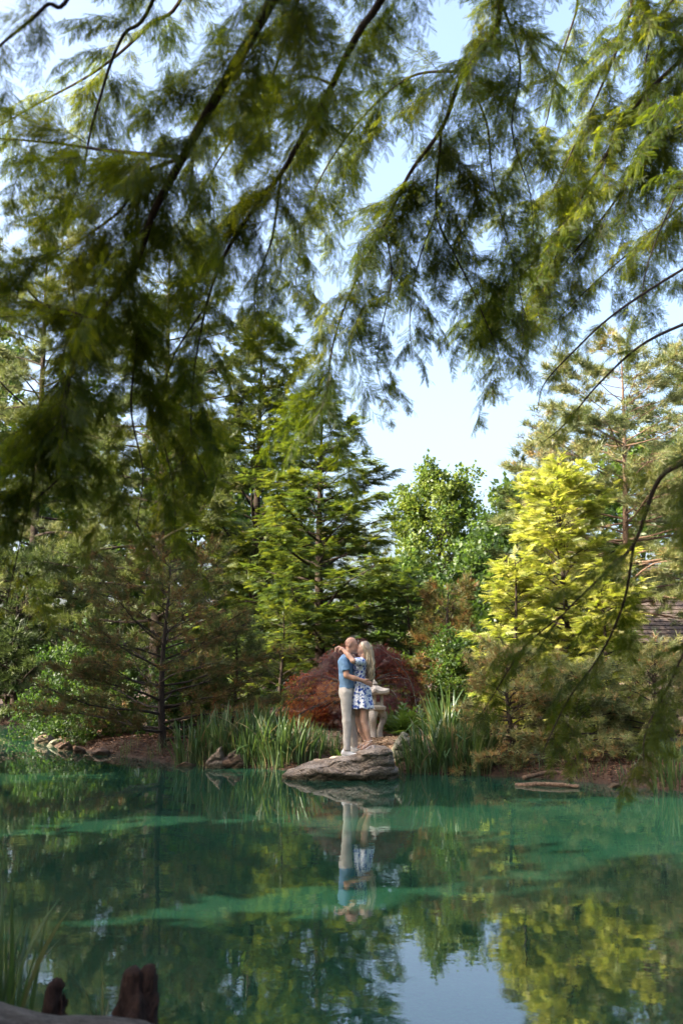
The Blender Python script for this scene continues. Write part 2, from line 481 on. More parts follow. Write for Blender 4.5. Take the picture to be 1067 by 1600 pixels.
def t_maple(seed=3, n=6):
    """drooping tuft of thin dissected leaf fingers"""
    r = np.random.default_rng(seed); V, F = [], []
    for q in range(n):
        a = R(-70 + 140 * q / (n - 1)) + r.normal() * 0.1
        d = np.array([math.sin(a), math.cos(a), -0.25 - 0.3 * r.random()]); l = r.uniform(0.7, 1.0) * (1 - 0.3 * abs(math.sin(a)))
        s = np.array([math.cos(a), -math.sin(a), 0]) * 0.055
        o = len(V); V += [d * 0.05 - s * 0.4, d * l * 0.5 + s, d * l, ]; F.append((o, o + 1, o + 2))
    return np.array(V), np.array(F)

def t_stick():
    a = np.linspace(0, 2 * math.pi, 3, endpoint=False)
    b = [np.array([math.cos(q), 0, math.sin(q)]) for q in a]; t = [np.array([0.4 * math.cos(q), 1, 0.4 * math.sin(q)]) for q in a]
    return np.array(b + t), np.array([(0, 1, 4), (0, 4, 3), (1, 2, 5), (1, 5, 4), (2, 0, 3), (2, 3, 5)])

STICK = t_stick()
FROND = t_frond(5, 0.10)
TUFT = [t_tuft(12, 0.036, 1.0, s) for s in (1, 2, 3)]
TUFT_S = [t_tuft(9, 0.055, 1.0, s) for s in (4, 5)]
LEAVES = [t_leaves(7, 0.55, s) for s in (6, 7, 8)]
MAPLE = [t_maple(s) for s in (9, 10)]

SHAPES = {
    'cone': lambda t: np.clip((1 - t) ** 0.8, 0.03, 1),
    'layer': lambda t: np.clip((1.04 - t) ** 0.75, 0.04, 1),
    'pine': lambda t: np.clip(0.5 + 0.75 * np.sin(math.pi * np.clip(0.15 + 0.75 * t, 0, 1)) - 0.35 * t - 0.15, 0.12, 1.2),
    'round': lambda t: np.clip(np.sqrt(np.clip(1 - (1.75 * t - 0.8) ** 2, 0, 1)) + 0.05, 0.1, 1),
    'bush': lambda t: np.clip(1.0 - 0.6 * t ** 2, 0.2, 1),
}

def grow(seed, H, rad, base=0.1, shape='cone', nl=60, el=(0.0, 0.6), kind='cyp', spacing=0.06, unit=0.16, subs=9.0, sublen=0.42, trunk_r=0.12,
         lean=(0, 0), layers=0, curve=0.0, tint=(0.45, 0.22), tufts=None, twig=0.006, density=1.0, flat=0.35, sub3=0.0, clump=0.0, jitter=0.22, trunkwob=0.05):
    """-> (bark mesh, foliage mesh), local to the tree's base"""
    r = np.random.default_rng(seed)
    tb = Tubes()
    k = 12
    s = np.linspace(0, 1, k)
    tp = np.stack([lean[0] * s ** 1.3 + trunkwob * np.sin(s * 5 + seed), lean[1] * s ** 1.3 + trunkwob * np.cos(s * 4 + seed) - trunkwob * math.cos(seed), s * H - 0.15 * (1 - s)], -1)
    tp[:, 0] -= trunkwob * math.sin(seed)
    tr = trunk_r * (1 - s) ** 0.8 + 0.008; tr[0] *= 1.35
    tb.add(tp, tr, 9)
    sh = SHAPES[shape]
    SB, SD, SLn, ST = [], [], [], []
    for q in range(nl):
        u = (q + r.uniform(0, 1)) / nl
        if layers: u = (math.floor(u * layers) + 0.5 + r.normal() * 0.13) / layers
        t = float(np.clip(u, 0.0, 0.995))
        h = base + (1 - base) * t
        p0 = np.array([np.interp(h, s, tp[:, 0]), np.interp(h, s, tp[:, 1]), np.interp(h, s, tp[:, 2])])
        az = q * 2.39996 + r.normal() * 0.35
        L = rad * float(sh(np.array(t))) * r.uniform(1 - 1.6 * jitter, 1 + jitter)
        e = el[0] + (el[1] - el[0]) * t + r.normal() * 0.10
        v = np.linspace(0, 1, 6)
        hd = np.array([math.cos(az), math.sin(az), 0]); sd = np.array([-hd[1], hd[0], 0])
        pts = p0 + hd * (L * math.cos(e) * v)[:, None] + sd * (L * 0.06 * np.sin(v * 4 + q) * v)[:, None]
        pts[:, 2] += L * math.sin(e) * v + curve * L * v ** 2 + 0.02 * L * np.sin(v * 7 + q)
        lr = float(np.interp(h, s, tr)) * 0.42
        lr = max(0.006, min(lr, 0.012 + L * 0.014))
        tb.add(pts, lr * (1 - 0.85 * v), 5)
        m = int(L * subs) + 3
        s0 = np.sqrt(r.uniform(0.02, 1, m)) if kind != 'pine' else np.sqrt(r.uniform(0.06, 1, m))
        b = np.stack([np.interp(s0, v, pts[:, c]) for c in range(3)], -1)
        sg = np.where(np.arange(m) % 2 == 0, 1, -1)
        da = az + sg * r.uniform(R(25), R(78), m)
        de = e * 0.4 + curve * 0.8 + r.normal(size=m) * (0.14 + sub3)
        d = np.stack([np.cos(da) * np.cos(de), np.sin(da) * np.cos(de), np.sin(de)], -1)
        ln = L * sublen * (1.1 - s0) * r.uniform(0.6, 1.2, m) + r.uniform(0.10, 0.24, m)
        SB.append(b); SD.append(d); SLn.append(ln)
        ST.append(np.full(m, r.normal() * 0.10) + 0.25 * clump * vnoise(b * 1.1, seed))
        SB.append(pts[-1:]); SD.append(norm(pts[-1:] - pts[-2:-1])); SLn.append(np.array([0.2])); ST.append(np.zeros(1))
    # leader tip
    SB.append(tp[-1:]); SD.append(np.array([[0, 0, 1.0]])); SLn.append(np.array([0.2])); ST.append(np.zeros(1))
    SB = np.concatenate(SB); SD = norm(np.concatenate(SD)); SLn = np.concatenate(SLn); ST = np.concatenate(ST)
    # twigs
    tv = scatter(STICK, SB, SD, np.tile([0.1, 0.2, 1.0], (len(SB), 1)), np.stack([np.full(len(SB), twig), SLn, np.full(len(SB), twig)], -1), np.zeros(len(SB)))
    # leaf units along the sub-branches
    cnt = np.maximum(2, (SLn / spacing * density).astype(int))
    idx = np.repeat(np.arange(len(SB)), cnt)
    N = len(idx)
    lo = 0.12 if kind != 'pine' else 0.35
    f = r.uniform(lo, 1.0, N)
    if clump > 0:
        keep = vnoise((SB[idx] + SD[idx] * SLn[idx, None] * f[:, None]) * 1.7, seed + 5) + r.normal(size=N) * 0.25 > -0.75 + clump * 0.55
        idx, f = idx[keep], f[keep]; N = len(idx)
    pos = SB[idx] + SD[idx] * (SLn[idx] * f)[:, None]
    d = SD[idx]
    tn = np.clip(tint[0] + ST[idx] + r.normal(size=N) * tint[1], 0, 1)
    if kind == 'cyp':
        side = norm(np.cross(d, np.array([0, 0, 1.0]))) * np.where(r.random(N) < 0.5, 1, -1)[:, None]
        yd = d * 0.75 + side * r.uniform(0.3, 1.1, N)[:, None] + np.array([0, 0, -0.12]) + r.normal(size=(N, 3)) * 0.16
        zd = np.array([0, 0, 1.0]) + r.normal(size=(N, 3)) * flat
        pos = pos + r.normal(size=(N, 3)) * 0.02
        parts = [scatter(tufts or FROND, pos, yd, zd, unit * r.uniform(0.7, 1.3, N), tn)]
    elif kind == 'pine':
        yd = d + np.array([0, 0, 0.5]) + r.normal(size=(N, 3)) * 0.4
        zd = r.normal(size=(N, 3))
        pos = pos + r.normal(size=(N, 3)) * 0.03
        T = tufts or TUFT
        sel = r.integers(0, len(T), N); sc = unit * r.uniform(0.7, 1.25, N)
        parts = [scatter(T[q], pos[sel == q], yd[sel == q], zd[sel == q], sc[sel == q], tn[sel == q]) for q in range(len(T))]
    else:
        yd = d + r.normal(size=(N, 3)) * 0.6; zd = np.array([0, 0, 1.0]) + r.normal(size=(N, 3)) * 0.8
        T = tufts or LEAVES
        pos = pos + r.normal(size=(N, 3)) * 0.05
        sel = r.integers(0, len(T), N); sc = unit * r.uniform(0.7, 1.3, N)
        parts = [scatter(T[q], pos[sel == q], yd[sel == q], zd[sel == q], sc[sel == q], tn[sel == q]) for q in range(len(T))]
    V, Fc, Tn = merge(parts)
    crown = tri_mesh('crown', V, Fc, Tn)
    BV = np.concatenate(tb.V); BQ = np.concatenate(tb.F)
    BT = np.concatenate([BQ[:, [0, 1, 2]], BQ[:, [0, 2, 3]], tv[1] + len(BV)])
    bark = tri_mesh('trunk', np.concatenate([BV, tv[0]]), BT, smooth=True)
    return bark, crown

TRI = [0]
def plant(name, label, cat, pos, meshes, leaf, bark, group=None, rz=0.0, scale=1.0):
    e = empty(name, pos, label, cat, group, rz)
    e.scale = (scale,) * 3 if not isinstance(scale, tuple) else scale
    a, b = meshes
    o1 = link('trunk', a, M[bark], e); o2 = link('crown', b, M[leaf], e)
    for o, mt in ((o1, M[bark]), (o2, M[leaf])):
        if o.data.materials[0] != mt:
            o.material_slots[0].link = 'OBJECT'; o.material_slots[0].material = mt
    return e

def at(px, Y):
    """ground point under photo column px at distance Y"""
    X = (px - 533.5) / FPX * Y * 1.0
    return np.array([X, Y, hz(X, Y)])

def top_h(py, Y, base):
    return float(P(533, py, Y)[2] - base)

def tree(name, label, px, Y, top, leaf, bark, seed, radpx, group=None, cat='tree', **kw):
    b = at(px, Y)
    H = top_h(top, Y, b[2])
    m = grow(seed, H, radpx / FPX * Y, **kw)
    return plant(name, label, cat, b, m, leaf, bark, group)

# ---- trees across the pond (photo column, distance, top row, half-width in photo pixels)
tree('redwood_tree', 'layered green redwood with flat tiers of foliage right behind the purple maple', 503, 27.5, 630, 'redwood', 'bark_dark', 21, 190,
     base=0.16, shape='layer', nl=112, layers=17, el=(0.02, 0.6), kind='cyp', spacing=0.05, unit=0.22, subs=10, curve=0.02, jitter=0.32, tint=(0.52, 0.24), trunk_r=0.16, clump=0.5, flat=0.3)
tree('redwood_tree', 'tall light green redwood with a full crown rising left of the layered redwood', 400, 32, 510, 'redwood', 'bark_dark', 22, 150,
     base=0.1, shape='pine', nl=90, el=(0.2, 0.95), kind='cyp', spacing=0.064, unit=0.27, subs=8, jitter=0.3, tint=(0.68, 0.22), trunk_r=0.18, clump=0.6, flat=0.5)
tree('pine_tree', 'dark shaggy pine towering over the spreading brown pine on the left bank', 245, 30.5, 380, 'pine', 'bark_dark', 23, 190,
     base=0.12, shape='pine', nl=95, el=(-0.05, 0.6), kind='pine', spacing=0.08, unit=0.27, subs=7, tint=(0.52, 0.2), trunk_r=0.2, clump=0.7)
tree('pine_tree', 'pale sunlit pine with yellow green needles at the left end of the grove', 45, 38.5, 330, 'pine_pale', 'bark_dark', 24, 190,
     base=0.16, shape='pine', nl=85, el=(-0.05, 0.6), kind='pine', spacing=0.085, unit=0.28, subs=7, tint=(0.3, 0.17), trunk_r=0.2, clump=0.6)
tree('pine_tree', 'short dark evergreen overhanging the far left inlet of the pond', 30, 37, 880, 'pine', 'bark_dark', 25, 150,
     base=0.02, shape='bush', nl=60, el=(-0.1, 0.7), kind='pine', spacing=0.09, unit=0.3, subs=5, tint=(0.2, 0.15), trunk_r=0.14, tufts=TUFT_S)
tree('pine_tree', 'slim distant pine with bare lower stem showing in the gap of sky', 572, 82, 826, 'pine', 'bark_pine', 26, 52,
     base=0.45, shape='pine', nl=28, el=(-0.1, 0.5), kind='pine', spacing=0.18, unit=0.6, subs=2.4, twig=0.02, tint=(0.5, 0.2), trunk_r=0.2, tufts=TUFT_S, clump=0.3)
tree('broadleaf_tree', 'rounded green broadleaf tree standing alone in the middle gap', 690, 68, 768, 'broadleaf', 'bark_dark', 27, 92,
     base=0.24, shape='round', nl=66, el=(0.25, 1.1), kind='leaf', spacing=0.17, unit=0.54, subs=4, twig=0.015, tint=(0.72, 0.24), trunk_r=0.26, clump=0.7, sub3=0.4)
tree('broadleaf_tree', 'smaller broadleaf tree half hidden behind the golden cypress', 772, 60, 812, 'broadleaf', 'bark_dark', 28, 66,
     base=0.1, shape='round', nl=46, el=(0.2, 1.1), kind='leaf', spacing=0.16, unit=0.48, subs=4.4, tint=(0.4, 0.2), trunk_r=0.12, clump=0.6, sub3=0.4)
tree('pine_tree', 'tall pale pine with a bare pinkish trunk beside the shingled hut', 978, 24, 548, 'pine_pale', 'bark_pine', 29, 205,
     base=0.30, shape='pine', nl=84, el=(-0.05, 0.55), kind='pine', spacing=0.06, unit=0.195, subs=8, tint=(0.42, 0.2), trunk_r=0.12, clump=0.7, lean=(0.15, 0.1))
tree('pine_tree', 'dark green pine behind the hut roof at the right end', 1120, 31, 520, 'pine', 'bark_pine', 30, 170,
     base=0.12, shape='pine', nl=80, el=(-0.05, 0.6), kind='pine', spacing=0.08, unit=0.26, subs=6.5, tint=(0.5, 0.2), trunk_r=0.16, clump=0.6)
tree('pine_tree', 'blue green pine showing its upper crown against the sky on the right', 868, 29, 660, 'pine', 'bark_pine', 31, 105,
     base=0.15, shape='pine', nl=60, el=(0.0, 0.6), kind='pine', spacing=0.075, unit=0.23, subs=7, tint=(0.4, 0.2), trunk_r=0.14, clump=0.6)
tree('bald_cypress_tree', 'golden yellow green young cypress glowing in the sun on the right bank', 884, 19.4, 768, 'cypress_gold', 'bark_dark', 32, 128,
     base=0.03, shape='bush', nl=92, el=(-0.08, 0.95), jitter=0.36, kind='cyp', spacing=0.034, unit=0.155, subs=12, tint=(0.52, 0.28), trunk_r=0.07, clump=0.5, flat=0.45)
tree('bald_cypress_tree', 'small lime green cypress at the left foot of the golden cypress', 802, 18.6, 872, 'cypress_gold', 'bark_dark', 35, 88,
     base=0.03, shape='layer', nl=60, el=(-0.08, 0.8), kind='cyp', spacing=0.034, unit=0.15, subs=12, tint=(0.4, 0.25), trunk_r=0.05, clump=0.5, flat=0.5, jitter=0.34)
tree('bald_cypress_tree', 'small lime green cypress between the golden cypress and the hut', 935, 18.2, 915, 'cypress_gold', 'bark_dark', 36, 72,
     base=0.03, shape='layer', nl=60, el=(-0.1, 0.7), kind='cyp', spacing=0.034, unit=0.15, subs=12, tint=(0.35, 0.25), trunk_r=0.05, clump=0.5, flat=0.5, jitter=0.34)
tree('pine_tree', 'rusty brown and green young pine right of the purple maple', 703, 25, 925, 'pine_brown', 'bark_dark', 33, 75,
     base=0.05, shape='bush', nl=48, el=(0.0, 0.8), kind='pine', spacing=0.055, unit=0.17, subs=9, tint=(0.5, 0.22), trunk_r=0.08, clump=0.4)
tree('pine_tree', 'low spreading pine with browning needles and bare arching limbs on the left bank', 262, 20.0, 890, 'pine_brown', 'bark_dark', 34, 185,
     base=0.08, shape='bush', nl=52, el=(0.02, 0.62), kind='pine', spacing=0.060, unit=0.135, subs=9, tint=(0.52, 0.22), trunk_r=0.075, clump=0.5, curve=0.10, density=0.8)
# background row that closes the view
far = [(-60, 44, 560, 150, 'dark far tree behind the left inlet'), (110, 47, 640, 150, 'dark far tree between the two tall left pines'),
       (300, 46, 700, 140, 'far tree behind the spreading brown pine'), (455, 44, 850, 110, 'far tree behind the layered redwood'),
       (625, 62, 905, 70, 'low far tree under the slim distant pine'), (745, 58, 880, 90, 'far tree behind the round broadleaf tree'),
       (850, 44, 800, 110, 'far tree behind the golden cypress'), (1010, 46, 720, 130, 'far tree behind the tall pale pine')]
for q, (px, Y, top, rp, lab) in enumerate(far):
    tree('broadleaf_tree', lab, px, Y, top, 'broadleaf', 'bark_dark', 40 + q, rp, 'far trees closing the view', base=0.03, shape='bush' if q % 2 else 'round', nl=42, el=(0.0, 1.0),
         kind='leaf', spacing=0.17, unit=0.56, subs=4.0, tint=(0.30, 0.2), trunk_r=0.16, sub3=0.4)
# shrubs
shrubs = [('evergreen_shrub', 'yellow green flat tiered shrub at the left foot of the purple maple', 440, 24.5, 962, 'redwood', 60, 75, dict(kind='cyp', spacing=0.05, unit=0.16, subs=10, tint=(0.75, 0.2), flat=0.4)),
          ('evergreen_shrub', 'dark green shrub between the tall grass and the spreading brown pine', 365, 21.5, 985, 'pine', 61, 70, dict(kind='pine', spacing=0.06, unit=0.15, subs=8, tint=(0.45, 0.2))),
          ('leafy_shrub', 'dark leafy shrub under the rusty pine right of the maple', 708, 22.8, 1010, 'broadleaf', 62, 50, dict(kind='leaf', spacing=0.06, unit=0.16, subs=9, tint=(0.35, 0.25), sub3=0.4)),
          ('leafy_shrub', 'green broadleaf shrub behind the right shoulder of the maple', 640, 26.5, 915, 'redwood', 63, 85, dict(kind='cyp', spacing=0.055, unit=0.2, subs=9, tint=(0.4, 0.2), flat=0.4)),
          ('pine_shrub', 'brown tinged mugo pine beside the tall iris on the right bank', 795, 17.0, 1030, 'pine_pale', 64, 85, dict(el=(-0.25, 0.9), nl=52, kind='pine', spacing=0.05, unit=0.125, subs=11, tint=(0.66, 0.25))),
          ('pine_shrub', 'green and brown mugo pine under the golden cypress', 900, 16.5, 1062, 'pine_pale', 65, 90, dict(el=(-0.25, 0.9), nl=52, kind='pine', spacing=0.05, unit=0.125, subs=11, tint=(0.52, 0.27))),
          ('pine_shrub', 'pale tipped mugo pine in front of the hut', 1015, 16.4, 1035, 'pine_pale', 66, 95, dict(el=(-0.25, 0.9), nl=52, kind='pine', spacing=0.05, unit=0.13, subs=10, tint=(0.45, 0.25))),
          ('leafy_shrub', 'small leafy shrub beneath the spreading brown pine', 170, 23.0, 1080, 'broadleaf', 67, 60, dict(kind='leaf', spacing=0.055, unit=0.14, subs=10, tint=(0.25, 0.2), sub3=0.4)),
          ('leafy_shrub', 'dark shrub on the point beside the far inlet', 130, 26, 1020, 'broadleaf', 68, 90, dict(kind='leaf', spacing=0.07, unit=0.18, subs=8, tint=(0.12, 0.12), sub3=0.4)),
          ('leafy_shrub', 'dark green shrub in the shadow left of the iris bed', 300, 22, 1035, 'broadleaf', 69, 80, dict(kind='leaf', spacing=0.07, unit=0.17, subs=8, tint=(0.3, 0.2), sub3=0.4)),
          ('leafy_shrub', 'dark shrub on the far shore of the inlet', 20, 37.5, 1005, 'pine', 71, 120, dict(kind='pine', spacing=0.09, unit=0.3, subs=6, tint=(0.08, 0.1))),
          ('leafy_shrub', 'dark shrub at the back corner of the inlet', 140, 33, 1035, 'pine', 72, 90, dict(kind='pine', spacing=0.085, unit=0.26, subs=6, tint=(0.1, 0.1))),
          ('evergreen_shrub', 'low green shrub beside the hut wall', 960, 21.5, 1010, 'redwood', 70, 70, dict(kind='cyp', spacing=0.05, unit=0.17, subs=9, tint=(0.55, 0.2), flat=0.5))]
for nm, lab, px, Y, top, mt, sd, rp, kw in shrubs:
    tree(nm, lab, px, Y, top, mt, 'bark_dark', sd, rp, cat='shrub', **dict(dict(base=0.02, shape='bush', nl=40, el=(0.05, 0.9), trunk_r=0.05, clump=0.5), **kw))

# ---- unseen trees added around the camera to shade the couple, pond and near limbs
lm = grow(80, 11.5, 3.0, base=0.10, shape='cone', nl=75, el=(0.0, 0.6), kind='cyp', spacing=0.10, unit=0.34, subs=5.5, tint=(0.45, 0.2), trunk_r=0.2, clump=0.45, flat=0.5)
lr = grow(81, 8.0, 2.4, base=0.10, shape='round', nl=60, el=(0.0, 1.0), kind='leaf', spacing=0.12, unit=0.52, subs=5.5, tint=(0.45, 0.2), trunk_r=0.16, clump=0.4, sub3=0.4)
for q, (x, y, mm, lf, sc, lab) in enumerate([(-10.2, 10.95, lr, 'broadleaf', (1.27, 1.27, 1.32), 'unseen broadleaf tree added on the left shore to shade the couple'),
        (-12.9, 16.6, lr, 'broadleaf', 1.25, 'unseen broadleaf tree added by the inlet to shade the left bank'),
        (-14.5, 8.6, lm, 'redwood', 0.7, 'unseen thin redwood added on the left shore to break up the sun'),
        (-8.8, 6.0, lr, 'broadleaf', (0.95, 0.95, 0.72), 'unseen short broadleaf tree added to shade the left of the pond'),
        (-8.6, 1.1, lr, 'broadleaf', (1.3, 1.3, 1.6), 'unseen broadleaf tree added on the near left shore to shade the limbs'),
        (-11.0, -2.5, lm, 'redwood', 1.0, 'unseen redwood added behind the near left bank to block sky light'),
        (-4.0, -7.5, lr, 'broadleaf', 1.4, 'unseen broadleaf tree added behind the near bank to block sky light'),
        (3.5, -8.5, lm, 'redwood', 1.05, 'unseen redwood added behind the near bank to block sky light'),
        (10.0, -3.5, lr, 'broadleaf', 1.5, 'unseen broadleaf tree added at the near right corner to block sky light'),
        (12.2, 4.0, lm, 'redwood', 1.1, 'unseen redwood added behind the right shore to block sky light'),
        (11.8, 11.5, lr, 'broadleaf', 1.4, 'unseen broadleaf tree added on the right shore to block sky light')]):
    plant('added_shade_tree', lab, 'tree', (x, y, hz(x, y)), mm, lf, 'bark_dark', 'unseen trees added for shade around the near shores', rz=q * 1.3, scale=sc)

# ---- weeping purple maple
def make_maple():
    r = np.random.default_rng(5)
    c = at(556, 22.6); e = empty('japanese_maple', c, 'dome shaped weeping purple Japanese maple behind the couple', 'tree')
    W, Hh = 1.62, 2.12
    tb = Tubes()
    tb.add(spline([(0, 0, -0.1), (0.08, 0.02, 0.5), (-0.05, 0, 1.0), (0.1, 0.05, 1.5)], 8), np.linspace(0.09, 0.05, 8), 8)
    pos, yd, tn = [], [], []
    for q in range(80):
        az = r.uniform(0, 2 * math.pi); el = math.asin(r.uniform(0.0, 0.98))
        k = r.uniform(0.82, 1.04)
        d = np.array([math.cos(az) * math.cos(el), math.sin(az) * math.cos(el), math.sin(el)])
        tip = np.array([d[0] * W * k, d[1] * W * 0.95 * k, 0.12 + d[2] * (Hh - 0.12) * k])
        mid = tip * np.array([0.55, 0.55, 0.6]) + np.array([0, 0, 0.45])
        pl = spline([(0.02, 0, 0.9), mid, tip, tip + np.array([d[0], d[1], 0]) * 0.22 + np.array([0, 0, -0.30])], 10)
        tb.add(pl, np.linspace(0.022, 0.003, 10), 4)
        # a shingle-like drooping cluster of leaves around the limb's end
        n = 190
        a = r.uniform(0.45, 1, n); b = np.stack([np.interp(a * 9, np.arange(10), pl[:, cc]) for cc in range(3)], -1)
        off = r.normal(size=(n, 3)) * np.array([0.155, 0.155, 0.05])
        p = b + off
        p[:, 2] -= 0.9 * (off[:, 0] ** 2 + off[:, 1] ** 2)
        pos.append(p)
        rad = norm(p * np.array([1, 1, 0.0]))
        yd.append(rad * 0.7 + np.array([0, 0, -0.55]) + r.normal(size=(n, 3)) * 0.3)
        sunward = max(0, -d[0] * 0.9 - d[1] * 0.4 - 0.3 * d[2])  # leaf clusters facing the sun; their sunlit orange is put into the tint
        tn.append(np.clip(0.38 + r.normal(size=n) * 0.16 + r.normal() * 0.1 + (0.50 * sunward if (sunward > 0.45 and r.random() < 0.75) else 0), 0, 1))
    pos = np.concatenate(pos); yd = np.concatenate(yd); tn = np.concatenate(tn)
    pos[:, 2] = np.maximum(pos[:, 2], 0.05)
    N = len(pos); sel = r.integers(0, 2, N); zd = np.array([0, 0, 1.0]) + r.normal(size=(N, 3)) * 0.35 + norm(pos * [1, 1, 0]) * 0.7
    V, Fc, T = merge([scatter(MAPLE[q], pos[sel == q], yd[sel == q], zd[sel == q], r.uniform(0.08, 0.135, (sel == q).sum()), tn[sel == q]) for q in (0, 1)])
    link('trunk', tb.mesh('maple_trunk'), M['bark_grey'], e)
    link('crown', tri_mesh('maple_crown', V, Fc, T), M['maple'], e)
make_maple()
# ------------------------------------------------------------------ overhanging cypress limbs on the camera's side of the pond
SPRAY = t_spray(8, 0.050, 0.23, 0.16)
def side_branch(seed):
    """one drooping feathery side branch, 0.6 m long, growing along +X: (twig mesh, foliage mesh)"""
    r = np.random.default_rng(seed)
    K = 8; u = np.linspace(0, 1, K); L = 0.75
    c = r.uniform(-0.12, 0.12); dr = r.uniform(0.25, 0.5)
    path = np.stack([L * u, L * (c * np.sin(u * 3) + 0.03 * r.normal(size=K) * u), -L * dr * u ** 2 + 0.02 * r.normal(size=K) * u], -1)
    A, B, RR = [path[:-1]], [path[1:]], [0.0036 * (1 - 0.8 * u[:-1])]
    n = 26
    f = np.sort(r.uniform(0.06, 1.0, n)); x = f * (K - 1); i0 = np.minimum(x.astype(int), K - 2); w = (x - i0)[:, None]
    t0 = path[i0] * (1 - w) + path[i0 + 1] * w; td = norm(path[i0 + 1] - path[i0])
    sg = np.where(np.arange(n) % 2 == 0, 1, -1)[:, None]
    sd = norm(np.cross(td, np.array([0, 0, 1.0]))) * sg
    twd = norm(td * r.uniform(0.5, 1.0, n)[:, None] + sd * r.uniform(0.4, 0.9, n)[:, None] + np.array([0, 0, -0.35]) + r.normal(size=(n, 3)) * 0.15)
    twl = r.uniform(0.14, 0.34, n) * (1.2 - 0.55 * f)
    A.append(t0); B.append(t0 + twd * twl[:, None]); RR.append(np.full(n, 0.0015))
    ns = np.maximum(4, (twl / 0.025).astype(int)); js = np.repeat(np.arange(n), ns)      # branchlets sit alternately left and right along each twig
    od = np.concatenate([np.arange(q) for q in ns]); g = 0.06 + 0.94 * (od + 0.3 * r.random(len(js))) / ns[js]
    p = t0[js] + twd[js] * (twl[js] * g)[:, None]
    s2 = norm(np.cross(twd[js], np.array([0, 0, 1.0]) + 0.35 * r.normal(size=(n, 3))[js])) * np.where(od % 2 == 0, 1, -1)[:, None]
    yd = twd[js] * (0.55 + 0.7 * g[:, None]) + s2 * r.uniform(0.6, 1.0, len(js))[:, None] + np.array([0, 0, -0.22]) + r.normal(size=(len(js), 3)) * 0.13
    zd = np.array([0, 0, 1.0]) + r.normal(size=(len(js), 3)) * 0.4
    sc = r.uniform(0.075, 0.115, len(js)) * (1.1 - 0.35 * g)
    V, F, T = scatter(SPRAY, p, yd, zd, sc, np.clip(0.25 + r.normal(size=len(js)) * 0.12, 0, 1))
    fol = tri_mesh('spray', V, F, T); fol.materials.append(M['cypress'])
    A, B, RR = np.concatenate(A), np.concatenate(B), np.concatenate(RR)
    V, F, T = scatter(STICK, A, B - A, np.tile([0.13, 0.2, 1.0], (len(A), 1)), np.stack([RR, np.linalg.norm(B - A, axis=1), RR], -1), np.zeros(len(A)))
    tw = tri_mesh('side_branch', V, F, T); tw.materials.append(M['bark_dark'])
    return tw, fol
SIDE = [side_branch(300 + q) for q in range(9)]

def hang(limb, r, m, sub_len, parent, base, start, total):
    """side branches along one limb polyline (n,3)"""
    seg = np.linalg.norm(np.diff(limb, axis=0), axis=1); cum = np.concatenate([[0], np.cumsum(seg)]); L = cum[-1]
    tg = norm(np.gradient(limb, axis=0))
    for q in range(m):
        a = L * (start + (1 - start) * (q + r.random()) / m)
        b = np.array([np.interp(a, cum, limb[:, c]) for c in range(3)]); t = norm(np.array([np.interp(a, cum, tg[:, c]) for c in range(3)]))
        side = norm(np.cross(t, np.array([0, 0, 1.0]))); up = np.cross(side, t); ang = r.uniform(0, 2 * math.pi)
        d = norm(t * r.uniform(0.3, 0.9) + (side * math.cos(ang) + up * 0.5 * math.sin(ang)) * r.uniform(0.5, 1.0) + np.array([0, 0, 0.05]))
        s = sub_len / 0.62 * r.uniform(0.6, 1.2) * (1.08 - 0.4 * a / L)
        tw, fol = SIDE[r.integers(0, len(SIDE))]
        o = bpy.data.objects.new('side_branch', tw); COL.objects.link(o); o.parent = parent
        o.location = tuple(b - base); o.scale = (s, s * r.choice([-1, 1]) * r.uniform(0.85, 1.15), s)
        o.rotation_euler = (r.normal() * 0.25, -math.asin(float(np.clip(d[2], -0.95, 0.95))) * 0.8, math.atan2(d[1], d[0]))
        f = bpy.data.objects.new('spray', fol); COL.objects.link(f); f.parent = o

